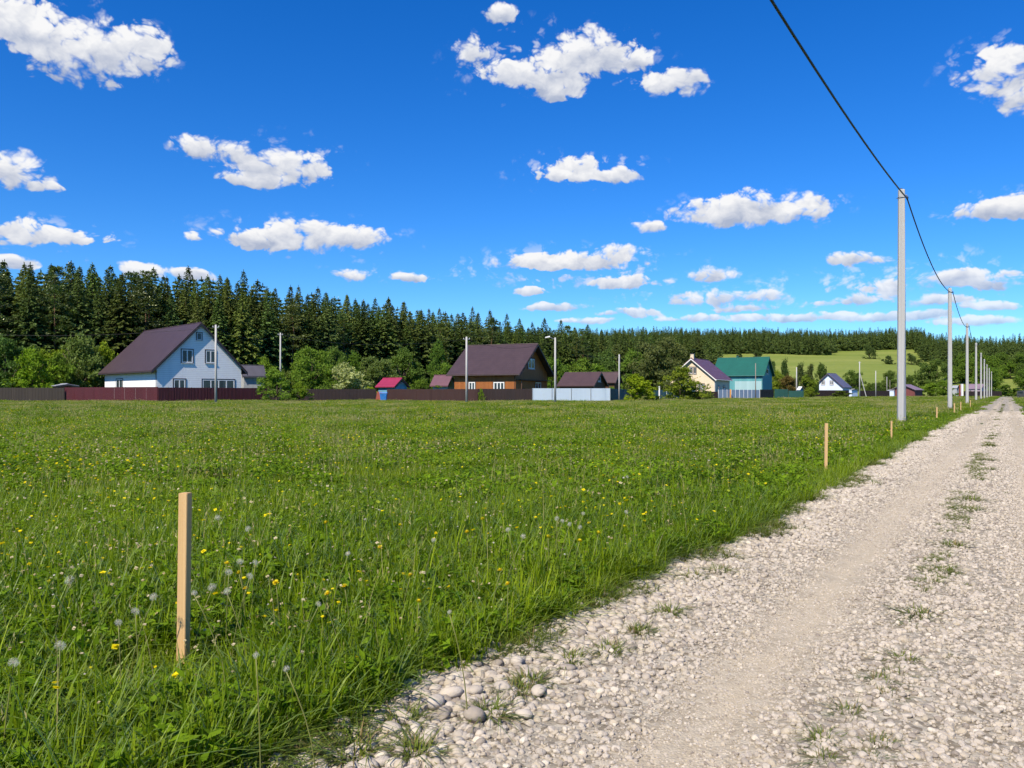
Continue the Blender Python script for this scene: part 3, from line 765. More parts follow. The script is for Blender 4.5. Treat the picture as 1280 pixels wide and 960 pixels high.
# small meadow flowers, far too many to count
def flower_mesh(name, n, rad, hmin, hmax, size, mat, stalk=True, flat=False):
    a = rng.uniform(0, 6.283, n); r_ = rad * np.sqrt(rng.random(n))
    c = np.stack([r_ * np.cos(a), r_ * np.sin(a), rng.uniform(hmin, hmax, n)], 1)
    Q = []
    for k in range(3):
        az = rng.uniform(0, 6.283, n); tl = rng.uniform(-.4, .9, n) if not flat else rng.uniform(-.3, .3, n)
        u = np.stack([np.cos(az) * np.cos(tl), np.sin(az) * np.cos(tl), np.sin(tl)], 1)
        w = unit(np.cross(u, rng.normal(0, 1, (n, 3)) * .4 + np.array([0, 0, 1])))
        s = rng.uniform(.7, 1.3, n) * size
        Q.append(kites(c, u, w, s, s * .8))
    return poly_mesh(name, np.concatenate(Q), np.tile(rng.random(n), 3), mat)
M["fresh"] = leafy("painted_leaf_glints", (0.22, 0.32, 0.02), (0.38, 0.44, 0.05), transl=0.4, gloss=0)  # sheen and backlight on meadow leaves, painted as a brighter leaf colour
M["cream_head"] = leafy("cream_seed_heads", (0.38, 0.30, 0.15), (0.62, 0.54, 0.36), transl=0.3, gloss=0)
M["white_head"] = leafy("white_flower_heads", (0.45, 0.40, 0.36), (0.70, 0.66, 0.62), transl=0.3, gloss=0)
M["yellow_head"] = leafy("yellow_flower_heads", (0.66, 0.50, 0.01), (0.85, 0.72, 0.02), transl=0.3, gloss=0)
FL = [flower_mesh("cream_heads", 7, .4, .12, .29, .017, "cream_head"), flower_mesh("white_heads", 4, .4, .12, .26, .013, "white_head"),
      flower_mesh("yellow_heads", 5, .4, .12, .28, .022, "yellow_head", flat=True), flower_mesh("cream_heads_b", 9, .4, .10, .27, .015, "cream_head")]
FLF = [flower_mesh("cream_far", 10, 1.2, .14, .30, .040, "cream_head"), flower_mesh("yellow_far", 8, 1.0, .14, .28, .045, "yellow_head", flat=True),
       flower_mesh("white_far", 5, 1.2, .12, .26, .035, "white_head")]
FLM = [flower_mesh("cream_mid", 9, .45, .15, .31, .030, "cream_head"), flower_mesh("white_mid", 5, .45, .13, .28, .024, "white_head"),
       flower_mesh("yellow_mid", 6, .45, .15, .30, .030, "yellow_head", flat=True), flower_mesh("fresh_leaf_mid", 10, .45, .15, .30, .036, "fresh")]
cfm = sample_collection("mid_flower_sample", FLM)
cfl = sample_collection("flower_sample", FL); cff = sample_collection("far_flower_sample", FLF)
do_grass("meadow_flowers", [grass_zone(2.6, 7.0, 8.0, .4)], cfl, [3, 1.5, 1.6, 3], .85, 1.2, "tiny yellow, white and cream flower heads among the near grass")
do_grass("meadow_flowers", [grass_zone(6.0, 16, 5.2, .6, drift=True), grass_zone(16, 34, 3.4, .6, drift=True)], cfm, [1.6, .9, 1.3, 3], .75, 1.15, "pale and yellow flecks and painted green leaf glints in the middle of the meadow")
do_grass("meadow_flowers", [grass_zone(30, 125, .85, 1.5, drift=True)], cff, [2, 2, 1.2], .7, 1.15, "tiny pale and yellow flecks of flowers across the far field")

# ------------------------------------------------------------------ dandelions one can tell apart
def clock_meshes():
    n = 230
    d = unit(rng.normal(0, 1, (n, 3)))
    d = d[(d[:, 2] > -.85)]; n = len(d)
    rim = rng.uniform(.80, 1.04, n)
    tang = unit(np.cross(d, rng.normal(0, 1, (n, 3)))); bt = unit(np.cross(d, tang))
    Q = []
    for k in range(3):                                  # fine parachute hairs
        an = k * math.pi / 3 + rng.uniform(0, 1)
        u = unit(tang * math.cos(an) + bt * math.sin(an) + d * .35)
        Q.append(kites(d * rim[:, None] * .0225, u, unit(np.cross(d, u)), np.full(n, .0075), np.full(n, .00055)))
    Q.append(kites(d * .0135, d, tang, np.full(n, .020), np.full(n, .00035)))    # their stalks
    head = poly_mesh("seed_head", np.concatenate(Q), np.zeros(n * 4), "fluff")
    bm = bmesh.new(); bmesh.ops.create_icosphere(bm, subdivisions=2, radius=.005)
    core = bpy.data.meshes.new("seed_core"); bm.to_mesh(core); bm.free(); core.materials.append(basic("seed_brown", (0.35, 0.30, 0.2)))
    return head, core
CL_HEAD, CL_CORE = clock_meshes()
def stem_mesh(name, h, r_, bend):
    mb = MB(); pts = [(bend * (t ** 2), .3 * bend * t, h * t) for t in np.linspace(0, 1, 6)]
    mb.tube(pts, [r_, r_, r_, r_ * .95, r_ * .9, r_ * .85], 6)
    return mb, pts[-1]
clocks = [(87,725,17),(75,807,20),(17,828,19),(169,764,15),(192,746,15),(148,778,14),(243,741,12),(265,734,15),(284,739,14),(286,715,14),(300,702,13),
 (312,720,13),(319,703,11),(310,661,11),(272,647,11),(435,692,10),(398,755,11),(320,819,13),(358,836,13),(635,662,10),(654,670,10),(542,675,10),
 (696,648,9),(703,651,8),(712,655,9),(725,659,9),(729,642,8),(783,640,8),(562,765,9),(784,596,6)]
clock_labels = {75: "largest white dandelion clock low in the photo, on a long bare stem", 17: "dandelion clock near left edge of photo, on a leaning reddish stem",
 87: "dandelion clock standing alone above the big low one", 169: "dandelion clock left of the thick wooden stake at middle height",
 192: "dandelion clock just left of the thick wooden stake", 148: "ragged dandelion clock lowest of three left of the thick stake", 243: "dandelion clock half beside the right side of thick stake",
 435: "single dandelion clock in the grass far right of the thick stake", 320: "low dandelion clock right of stake on a tall straight stem", 358: "greenish half open dandelion clock near the gravel corner",
 562: "small pinkish seed head on a tall stem near the verge", 784: "farthest tiny dandelion clock in mid field", 398: "flattened dandelion clock among tall verge blades",
 310: "upright dandelion clock upper right of the stake top", 272: "greyish dandelion clock closest below stake top level", 542: "greyish dandelion clock alone in mid field",
 783: "dandelion clock right of the cluster in mid field"}
for i, (px, py, dpx) in enumerate(clocks):
    zt = random.uniform(.36, .44) if py > 600 else .38
    Y = FOC * (EYE - zt) / (py - 492); x = PX(px, Y)
    s = .80 * dpx * Y / FOC / .05
    lab = clock_labels.get(px)
    grp = "dandelion clocks in the meadow"
    if lab is None:
        lab = "white dandelion clock in the loose cluster right of the thick stake" if px < 400 else "white dandelion clock in the small cluster in mid field"
    mb, top = stem_mesh("stem", zt - .01, .0022, random.uniform(-.11, .11))
    x -= top[0]; Y -= top[1]
    t = thing("dandelion_clock", (x, Y, 0), lab, "dandelion", grp)
    mb.v = [(a + x, b + Y, c) for a, b, c in mb.v]
    mb.build("stem", "stem", t, smooth=True)
    hd = link("seed_head", CL_HEAD, None, t); hd.location = (top[0], top[1], zt); hd.scale = (s, s, s * .9); hd.rotation_euler = (random.random(), random.random(), random.random() * 6)
    co = link("seed_core", CL_CORE, None, hd)
def dandelion_flower():
    n = 90
    a = rng.uniform(0, 6.283, n); el = rng.uniform(.15, 1.3, n)
    u = np.stack([np.cos(a) * np.cos(el), np.sin(a) * np.cos(el), np.sin(el)], 1)
    w = unit(np.cross(u, np.array([0, 0, 1.0])))
    return poly_mesh("flower_head", kites(u * .009, u, w, np.full(n, .017), np.full(n, .0042)), rng.random(n), "petal_yellow")
FLH = dandelion_flower()
yellows = [(283,705),(299,717),(307,737),(345,729),(410,743),(431,734),(408,654),(513,720),(523,753),(625,714),(635,731),(724,677),(748,667),(475,685),(685,672),(584,666),(603,650)]
ylabs = ["yellow dandelion uppermost beside the clocks right of the thick stake", "yellow dandelion amid the white clocks right of the thick stake", "yellow dandelion lowest among the clocks right of thick stake",
 "yellow dandelion right of the clock cluster", "yellow flower nearer of the pair far right of the stake", "yellow flower behind its twin far right of the stake", "yellow flower farthest back above the pair right of stake",
 "yellow dandelion opening on a tall stem in the near grass", "yellow flower closest to the verge among tall blades", "upper yellow flower of the two near the verge", "lower yellow flower of the two near the verge",
 "yellow flower below the mid field clock cluster", "yellow flower right of the mid field clock cluster", "yellow flower low in open grass in mid field", "yellow flower left of the mid field clock cluster",
 "yellow flower near the greyish mid field clock", "yellow flower furthest from the verge left of two clocks"]
for (px, py), lab in zip(yellows, ylabs):
    zt = random.uniform(.28, .34); Y = FOC * (EYE - zt) / (py - 492); x = PX(px, Y)
    mb, top = stem_mesh("stem", zt - .004, .0022, random.uniform(-.05, .05)); x -= top[0]; Y -= top[1]
    t = thing("yellow_flower", (x, Y, 0), lab, "flower", "yellow flowers near the camera")
    mb.v = [(a + x, b + Y, c) for a, b, c in mb.v]
    mb.build("stem", "stem", t, smooth=True)
    hd = link("flower_head", FLH, None, t); hd.location = (top[0], top[1], zt); hd.rotation_euler = (random.uniform(-.4, .6), random.uniform(-.4, .4), random.random() * 6)
    sc_ = max(1.0, Y / 4.2); hd.scale = (sc_, sc_, sc_)

# ------------------------------------------------------------------ grass tufts on the track
TUFTS = [(1060,892,.85),(1030,925,.85),(1030,949,.75),(1097,932,.8),(1090,949,.65),(1102,852,.9),(1112,870,.8),(1120,845,.8),(1130,826,1.0),(1147,770,1.3),(1133,783,.8),
 (1165,730,1.1),(1155,739,.9),(1206,733,.7),(1180,715,1.2),(1192,683,1.6),(1215,626,2.0),(1214,638,1.8),(1222,600,1.6),(1237,587,1.4),(1235,575,1.8),(1237,557,2.2),(1241,545,2.0),(1247,525,2.6),(1250,515,2.8),(1254,506,3.2),(1187,822,.5),(1258,616,.5),
 (612,891,1.2),(502,902,1.3),(440,940,1.5),(521,938,1.2),(714,825,1.1),(762,815,1.1),(662,852,1.1),(650,862,1.0),(800,789,1.1),(835,765,1.2),(867,722,1.2),(900,714,1.2),(910,697,1.2),(955,668,1.3)]
TM = [tuft_mesh("grass_blades", 170, .045, .06, .135, .0042, 1.25, "tuft", 3, .22) for _ in range(5)]
for i, (px, py, s) in enumerate(TUFTS):
    x, y = gnd(px, py, .03)
    mid = i < 28
    o = link("grass_tuft", TM[i % 5], None); o.location = (x, y, .02); o.rotation_euler = (0, 0, i * 1.7)
    s *= .95; o.scale = (s, s, s * (.8 if s < 1.5 else .6))
    if mid:
        lab = "low olive grass tuft in the middle strip of the gravel track"
        if px == 1187: lab = "tiny bright sprig of grass alone right of the middle strip"
        if px == 1258: lab = "tiny grass sprig in the far right wheel track"
        if px == 1206: lab = "small bright tuft set right of the middle strip"
        if i == 16: lab = "wider grass tuft pair on middle strip, farther half"
        if i == 17: lab = "wider grass tuft pair on middle strip, nearer half"
        tag(o, lab, "grass tuft", "grass tufts along the middle of the track")
    else:
        lab = "low sparse grass tuft on the stones beside the meadow edge"
        if px == 612: lab = "small green tuft among the big pale pebbles"
        if px == 440: lab = "spreading tuft at the lowest corner of the verge"
        tag(o, lab, "grass tuft", "grass tufts on the gravel verge")

# ------------------------------------------------------------------ stakes
STK = [(228,3.4,.778,.040,"thick new wooden stake standing in the near meadow"), (1032,11.8,.762,.040,"second wooden stake, alone in grass left of the tallest pole"),
 (1114,19.6,.53,.036,"short wooden stake just left of the tallest pole's foot"), (1170.8,35,.61,.05,"wooden stake between the first and second poles"),
 (1192.7,46,.64,.05,"tiny stake right of the second pole's foot"), (1200.8,56,.62,.05,"tiny stake between second and third poles"), (1212.8,67,.66,.05,"farthest tiny stake right of the third pole")]
for px, Y, hh, w, lab in STK:
    x = PX(px, Y); rz = R(-10); h2 = w / 2
    c, s = math.cos(rz), math.sin(rz)
    t = thing("wooden_stake", (x, Y, 0), lab, "stake", "marker stakes along the track")
    mb = MB(); a = Vector((c, s, 0)); b = Vector((-s, c, 0))
    tilt = Vector((.012, .004, 1)) * (hh + .15)
    mb.obox(Vector((x, Y, -.15)) - a * h2 - b * h2, a * w, b * w, tilt)
    mb.build("post", "wood_stake", t, bevel=.002)

# ------------------------------------------------------------------ concrete poles and the cable
TOPZ = PZ(237, 31.6)
POLES = [(1126.5, 31.6), (1187.2, 61.0), (1208.8, 92), (1220, 127), (1226.2, 158), (1230.3, 187), (1233.6, 221), (1236.5, 252), (1239.3, 290)]
plabs = ["tallest pale concrete pole, first of the row along the track", "second pale concrete pole of the row along the track", "third concrete pole of the row, counted from the tallest",
 "fourth concrete pole of the row, counted from the tallest", "fifth concrete pole of the row, counted from the tallest", "sixth concrete pole of the row, counted from the tallest",
 "seventh concrete pole of the row, counted from the tallest", "eighth concrete pole of the row, counted from the tallest", "last and smallest concrete pole of the row along the track"]
pole_xy = [(PX(px, Y), Y) for px, Y in POLES]
ROAD_A = math.atan2(1, SL)
rd = Vector((math.cos(ROAD_A), math.sin(ROAD_A), 0)); rp = Vector((rd.y, -rd.x, 0))     # along, and across towards the track
def pole(x, y, lab, grp):
    t = thing("concrete_pole", (x, y, 0), lab, "pole", grp)
    mb = MB()
    vs_ = []
    for z, w, d in ((-.4, .155, .125), (TOPZ - .05, .118, .09), (TOPZ, .105, .078)):
        p = Vector((x, y, z))
        # trapezoid section with chamfered corners
        sec = [(-w, -d), (w, -d), (w * .82, d), (-w * .82, d)]
        k = .16
        ring = []
        for i in range(4):
            a0, a1 = Vector(sec[i]), Vector(sec[(i + 1) % 4])
            ring += [a0.lerp(a1, k * .6), a0.lerp(a1, 1 - k * .6)]
        vs_.append([p + Vector((1, -.1, 0)).normalized() * q.x + Vector((.1, 1, 0)).normalized() * q.y for q in ring])
    n = 8; V = [v for r_ in vs_ for v in r_]
    F = [(i * n + k, i * n + (k + 1) % n, (i + 1) * n + (k + 1) % n, (i + 1) * n + k) for i in range(2) for k in range(n)]
    F += [tuple(range(n - 1, -1, -1)), tuple(2 * n + k for k in range(n))]
    mb.add(V, F); mb.build("shaft", "concrete", t)
    b = MB(); p = Vector((x, y, TOPZ - .32)); 
    b.tube([p + Vector((.1, 0, .1)), p + Vector((.2, -.03, .1)), p + Vector((.23, -.03, .02))], .022, 6)
    b.tube([p + Vector((-.13, -.11, 0)), p + Vector((.13, -.11, 0)), p + Vector((.13, .1, 0)), p + Vector((-.13, .1, 0)), p + Vector((-.13, -.11, 0))], .012, 5)
    b.build("bracket", "steel", t)
    c = MB(); c.tube([p + Vector((.23, -.03, .03)), p + Vector((.22, -.03, -.06))], .045, 8); c.build("clamp", "black", t)
    c = MB(); c.tube([(x, y, TOPZ), (x, y, TOPZ + .05)], [.05, .035], 8); c.build("cap", "black", t)
    return Vector((x + .225, y - .03, TOPZ - .37))
ppts = []
p0 = pole_xy[0]
near_xy = (PX(1126.5, 31.6) - SL * 31.6 - SL * 13 - .1, -13.0)
ppts.append(pole(near_xy[0], near_xy[1], "concrete pole out of view beside the camera, carrying the cable", "concrete poles along the track"))
for (x, y), lab in zip(pole_xy, plabs): ppts.append(pole(x, y, lab, "concrete poles along the track"))
cb = MB(); pts = []
for a, b in zip(ppts[:-1], ppts[1:]):
    sag = 1.05 if a is ppts[0] else .9
    for k in range(24):
        t = k / 24; p = a.lerp(b, t); p.z -= sag * 4 * t * (1 - t); pts.append(p)
pts.append(ppts[-1])
cb.tube(pts, .026, 7); o = cb.build("overhead_cable", "black", None, smooth=True)
tag(o, "thick black cable sagging from pole to pole above the track", "cable")

# thinner posts of the village
def village_pole(px, Y, top_py, r_, mat, lab, lamp=False, arm=False, stay=None):
    x = PX(px, Y); z = PZ(top_py, Y)
    t = thing("utility_pole" if not lamp else "street_lamp", (x, Y, 0), lab, "pole" if not lamp else "street lamp", "utility poles by the houses")
    m = MB(); m.tube([(x, Y, -.3), (x, Y, z * .5), (x, Y, z)], [r_, r_ * .88, r_ * .75], 8); m.build("shaft", mat, t, smooth=True)
    if arm:
        m = MB(); m.box(x - .4, Y - .03, z - .32, x + .4, Y + .03, z - .26); m.build("crossarm", "steel", t)
        for dx in (-.36, .36):
            m = MB(); m.tube([(x + dx, Y, z - .25), (x + dx, Y, z - .12)], .035, 6); m.build("insulator", "white_trim", t)
    if lamp:
        m = MB(); m.tube([(x, Y, z - .3), (x - .5, Y, z - .02), (x - .75, Y, z + .02)], .04, 6); m.build("lamp_arm", "steel", t)
        m = MB(); m.prism([(-.35, 0), (.35, 0), (.28, .18), (-.25, .14)], (x - 1.0, Y - .14, z), (1, 0, .18), (0, 0, 1), (0, .28, 0)); m.build("lamp_head", "white_trim", t)
    if stay:
        dx, zt, dpx = stay
        m = MB(); m.tube([(x + .1, Y, zt), (x + dx, Y, -.2)], r_ * .6, 7); m.build("stay", mat, t)
    return Vector((x, Y, z - .3))
vp = [village_pole(269.8, 100, 406, .17, "concrete", "pale pole in front of the white house gable", arm=True),
 village_pole(350.5, 128, 416, .15, "concrete", "pole behind the fence bush right of the white house", arm=True),
 village_pole(583.2, 100, 421, .15, "concrete", "pale pole in front of the brown house roof", arm=True),
 village_pole(694, 104, 422, .15, "concrete", "lamp post before the pale grey fence", lamp=True),
 village_pole(774, 125, 443, .14, "concrete", "pole left of the bright round bush", arm=False)]
village_pole(944.5, 188, 454, .13, "old_wood", "dark weathered pole in front of the green roofed house")
village_pole(995.7, 235, 459, .20, "concrete", "pole right of the dark green fence")
village_pole(1074.5, 250, 452, .20, "concrete", "braced pole right of the pale blue house", arm=True, stay=(2.2, 7.5, 0))
village_pole(1094.7, 258, 463.5, .17, "concrete", "short pole beyond the pale blue house, left of tallest pole")
village_pole(1108.6, 345, 471, .13, "concrete", "far thin grey pole left of the maroon shed")
village_pole(1112.4, 350, 475, .13, "old_wood", "far thin wooden pole close left of maroon shed")
wm = MB()
chain = [Vector((-75, 92, 9.0))] + vp
for a, b in zip(chain[:-1], chain[1:]):
    wm.tube([a.lerp(b, t / 10) - Vector((0, 0, 1.1 * 4 * (t / 10) * (1 - t / 10))) for t in range(11)], .016, 5)
o = wm.build("overhead_wire", "black"); tag(o, "thin dark wire strung along the poles before the houses", "wire")

# ------------------------------------------------------------------ fences
def fence(name, a, b, top_py, mat, lab, post_mat=None, span=2.5, post_h=0.03, cat="fence", pitch=.22, post_proud=.03):
    """a,b: (px, Y). Corrugated metal sheets on posts."""
    A = Vector((PX(*a), a[1], 0)); B = Vector((PX(*b), b[1], 0))
    d = (B - A); L_ = d.length; d.normalize(); n = Vector((d.y, -d.x, 0))       # n faces the camera side
    if n.y > 0: n = -n
    zt = PZ(top_py, (a[1] + b[1]) / 2)
    t = thing(name, tuple(A), lab, cat, "fences round the gardens")
    k = max(1, round(L_ / span))
    for i in range(k):
        s0, s1 = L_ * i / k, L_ * (i + 1) / k
        m = MB(); V = []; xs = []
        s = s0; j = 0
        while s < s1:
            xs.append((s, (0, 0, .025, .025)[j % 4])); s += (pitch * .32, pitch * .18, pitch * .32, pitch * .18)[j % 4]; j += 1
        xs.append((s1, xs[-1][1]))
        for s, off in xs:
            p = A + d * s + n * off
            V += [p + Vector((0, 0, .02)), p + Vector((0, 0, zt))]
        q = len(xs)
        m.add(V, [(2 * u, 2 * u + 2, 2 * u + 3, 2 * u + 1) for u in range(q - 1)])
        m.build("panel", mat, t)
    for i in range(k + 1):
        p = A + d * (L_ * i / k)
        m = MB(); w = .05
        m.obox(p - d * w - n * (.08 if not post_mat else .02), d * 2 * w, n * (.06 if not post_mat else .1), Vector((0, 0, zt + post_h)))
        m.build("post", post_mat or mat, t)
    m = MB(); m.obox(A - n * .07 + Vector((0, 0, zt - .25)), d * L_, n * .04, Vector((0, 0, .06))); m.build("rail", mat, t)
    return t
fence("metal_fence", (-160, 121), (80, 123.5), 484.6, "fence_earth", "dull earth brown fence at the far left")
fence("metal_fence", (81, 124), (196.8, 114), 484, "fence_maroon", "bright maroon fence left of the white house corner")
fence("metal_fence", (197.3, 114), (334, 127), 484.7, "fence_maroon", "shaded maroon fence below the white house gable")
fence("metal_fence", (334.5, 127), (470, 129), 486.3, "fence_dark", "nearly black fence behind the two bushes")
fence("metal_fence", (484, 125), (597, 120), 486.4, "fence_brown", "mid brown fence left of the brown house pole")
fence("metal_fence", (597.6, 121), (665, 120), 486.0, "fence_dark", "dark brown fence in front of the brown house")
fence("metal_fence", (665.6, 119), (762.6, 119), 485.4, "fence_grey", "pale blue grey fence with dark seams", post_mat="steel", span=2.9, pitch=.16)
fence("metal_fence", (763.2, 119.5), (786, 150), 486.5, "fence_teal", "dark teal fence turning back behind bright bush", span=3)
fence("metal_fence", (815, 165), (842, 170), 487.5, "fence_teal", "teal fence piece between the two bushes", post_mat="white_trim")
fence("metal_fence", (872, 183), (897, 184.5), 489.5, "fence_dark", "low dark fence before the cream house")
fence("metal_fence", (898, 185), (949.5, 194), 487.2, "fence_blue", "blue grey fence with pale posts before the cream house", post_mat="white_trim", span=1.6)
fence("metal_fence", (950.5, 196), (967, 205), 487.0, "fence_dark", "short dark brown fence under the teal gable")
fence("metal_fence", (968.5, 214), (985, 216), 486.5, "fence_green", "dark green metal fence below reddish shrubs", pitch=.4)
fence("metal_fence", (986, 226), (1004.5, 228), 488.5, "fence_green", "low green fence behind the slim pole")
fence("metal_fence", (1005, 280), (1061, 290), 487.8, "fence_dark", "dark fence before the pale blue house")
fence("metal_fence", (1075, 292), (1112, 300), 488.5, "fence_dark", "dark fence left of the maroon shed")
fence("metal_fence", (1205, 330), (1252, 335), 489.0, "fence_dark", "far dark fence at the end of the pole row")
# orange post, and the stray posts one sees by the blue fence
def post_thing(px, Y, top_py, w, mat, lab):
    x = PX(px, Y); z = PZ(top_py, Y)
    m = MB(); m.box(x - w, Y - w, -.2, x + w, Y + w, z); o = m.build("fence_post", mat); o.data.update()
    tag(o, lab, "post")
post_thing(913, 186.5, 486.5, .13, "orange_paint", "orange post standing against the blue grey fence")
post_thing(824, 160, 483, .12, "white_trim", "white gate post between the two bushes")
post_thing(1202.5, 320, 480, .35, "white_trim", "broad white post left of the lilac house")
post_thing(1199.8, 318, 481, .22, "red_sheet", "rusty red post left of the lilac house")

# ------------------------------------------------------------------ houses
def house(name, lab, cat, cpx, Y, theta, lpx, rpx, eave_py, ridge_py, gable, wall, roof, trim="dark_trim", frac=.5, eave2=None, oh=.5, oe=.55,
          wins=(), chimney=None, gutter=True, barge=None, gable_wall=None, thick=.2, grp="houses beyond the meadow", win_trim="brown_trim", ridge_z=None):
    th = R(theta)
    r_ = Vector((math.cos(th), math.sin(th), 0)); l_ = Vector((-math.sin(th), math.cos(th), 0))
    Cx = PX(cpx, Y); C = Vector((Cx, Y, 0))
    def s_right(px): k = (px - 640) / FOC; return (k * Y - Cx) / (math.cos(th) - k * math.sin(th))
    def s_left(px): k = (px - 640) / FOC; return (Cx - k * Y) / (math.sin(th) + k * math.cos(th))
    WR, WL = s_right(rpx), s_left(lpx)
    if gable == "right": g, e, W, L_ = r_, l_, WR, WL
    else: g, e, W, L_ = l_, r_, WL, WR
    apex = C + g * (W * frac)
    rz = ridge_z or PZ(ridge_py, apex.y)
    def wall_top(edge_z, run):                 # the roof edge hangs below the wall head by the overhang
        return (edge_z + oe * rz / run) / (1 + oe / run)
    ez = wall_top(PZ(eave_py, Y), W * frac)
    ez2 = ez if eave2 is None and frac == .5 else wall_top(PZ(eave2 or eave_py, Y), W * (1 - frac))
    up = Vector((0, 0, 1))
    t = thing(name, tuple(C), lab, cat, grp)
    m = MB(); m.prism([(0, -.3), (0, ez - .03), (W * frac, rz - .05), (W, ez2 - .03), (W, -.3)], C, g, up, e * L_)
    m.build("wall", wall, t)
    if gable_wall:      # boarding of another colour in the gable triangle, set proud
        q = .12
        m = MB(); m.prism([(W * q, ez + .15 + (rz - ez) * q * 0), (W * frac, rz - .5), (W * (1 - q), ez2 + .15)], C - e * .03, g, up, e * .025); m.build("gable_board", gable_wall, t)
    sl1 = (rz - ez) / (W * frac); sl2 = (rz - ez2) / (W * (1 - frac))
    t1 = thick * math.sqrt(1 + sl1 * sl1); t2 = thick * math.sqrt(1 + sl2 * sl2); tt = max(t1, t2)
    prof = [(-oe, ez - oe * sl1), (W * frac, rz), (W + oe, ez2 - oe * sl2), (W + oe, ez2 - oe * sl2 + t2), (W * frac, rz + tt), (-oe, ez - oe * sl1 + t1)]
    m = MB(); m.prism(prof, C - e * oh, g, up, e * (L_ + 2 * oh)); rf = m.build("roof", roof, t)
    # boards along both raking edges of the front gable
    bd = .24
    for (a0, z0), (a1, z1) in (((-oe, ez - oe * sl1), (W * frac, rz)), ((W + oe, ez2 - oe * sl2), (W * frac, rz))):
        m = MB(); m.prism([(a0, z0 - bd), (a1, z1 - bd), (a1, z1 + .03), (a0, z0 + .03)], C - e * (oh + .05), g, up, e * .045)
        m.build("bargeboard", barge or trim, t)
    if gutter:
        a0, z0 = -oe - .06, ez - oe * sl1 + .05
        m = MB(); p = C + g * a0 + up * z0
        m.tube([p - e * oh, p + e * (L_ + oh)], .075, 8); gt = m.build("gutter", trim, t)
        m = MB(); q = C - g * .07 + e * .15
        m.tube([p + e * .15, q + up * (ez - .75), q], .055, 6); m.build("downpipe", trim, t)
    rg = MB(); p = C + g * (W * frac) + up * (rz + tt)
    rg.tube([p - e * oh, p + e * (L_ + oh)], .09, 6); rg.build("ridge_cap", roof, rf)
    for wn in wins:
        side, x0, x1, y0, y1, sash = wn[:6]
        if side == "right": s0, s1, d, n = s_right(x0), s_right(x1), r_, -l_
        else: s0, s1, d, n = s_left(x0), s_left(x1), l_, -r_
        if s0 > s1: s0, s1 = s1, s0
        pc = C + d * ((s0 + s1) / 2)
        zb, zt = PZ(y1, pc.y), PZ(y0, pc.y)
        w = s1 - s0; o_ = C + d * s0
        ft = min(.17, w * .12)
        def bar(mb, a0, a1, z0, z1, dep0, dep1): mb.obox(o_ + d * a0 + up * z0 + n * dep0, d * (a1 - a0), up * (z1 - z0), n * (dep1 - dep0))
        m = MB()
        oc = .13
        bar(m, -oc, w + oc, zt, zt + oc, .0, .07); bar(m, -oc, 0, zb, zt, .0, .07); bar(m, w, w + oc, zb, zt, .0, .07); bar(m, -oc, w + oc, zb - oc * .6, zb, .0, .07)
        wf = m.build("window", win_trim if len(wn) < 7 else wn[6], t)
        m = MB()
        bar(m, 0, w, zt - ft, zt, .004, .05); bar(m, 0, w, zb, zb + ft, .004, .05)
        for i in range(sash + 1):
            a = i * (w - ft) / sash; bar(m, a, a + ft, zb + ft, zt - ft, .004, .05)
        m.build("frame", "white_trim", wf)
        m = MB(); bar(m, ft * .5, w - ft * .5, zb + ft * .5, zt - ft * .5, .003, .02); m.build("pane", "glass", wf)
        m = MB(); bar(m, -oc, w + oc, zb - oc * .6 - .05, zb - oc * .6, .0, .16); m.build("sill", "white_trim", wf)
    if chimney:
        f, sz, hh, mt = chimney
        p = C + g * (W * frac) + e * (L_ * f)
        m = MB(); m.obox(p - g * sz / 2 - e * sz / 2 + up * (rz - .4), g * sz, e * sz, up * (hh + .4 + tt)); ch = m.build("chimney", mt, rf)
        m = MB(); m.obox(p - g * sz * .65 - e * sz * .65 + up * (rz + hh + tt), g * sz * 1.3, e * sz * 1.3, up * .12); m.build("chimney_cap", "dark_trim", rf)
    return t, C, g, e, W, L_

hw = house("white_house", "tall white house with a plum tiled roof behind maroon fence", "house", 196, 125, 44, 131, 301.5, 465.5, 405.5, "right", "white_wall", "plum_roof",
      oh=.45, oe=.95, thick=.22, wins=[("right", 227, 241, 437, 453.5, 2), ("right", 257, 269.5, 438, 454, 2), ("right", 246, 252, 416, 425, 1), ("right", 217, 231.5, 474, 488, 2),
            ("right", 253, 293, 474.5, 491, 4, "brown_trim"), ("left", 145.5, 153.5, 474, 488, 2)])
hb = house("brown_house", "brown timber house with a big dark plum roof", "house", 644.5, 140, 65, 568, 684, 469.2, 431.3, "right", "log_wall", "plum_roof",
      oh=1.2, oe=.9, trim="brown_trim", thick=.2, wins=[("right", 660, 668, 448.5, 461, 2), ("left", 617, 630.5, 477.5, 488.5, 3), ("left", 586, 594, 477.5, 488, 2), ("right", 669, 676, 478, 487, 2)])
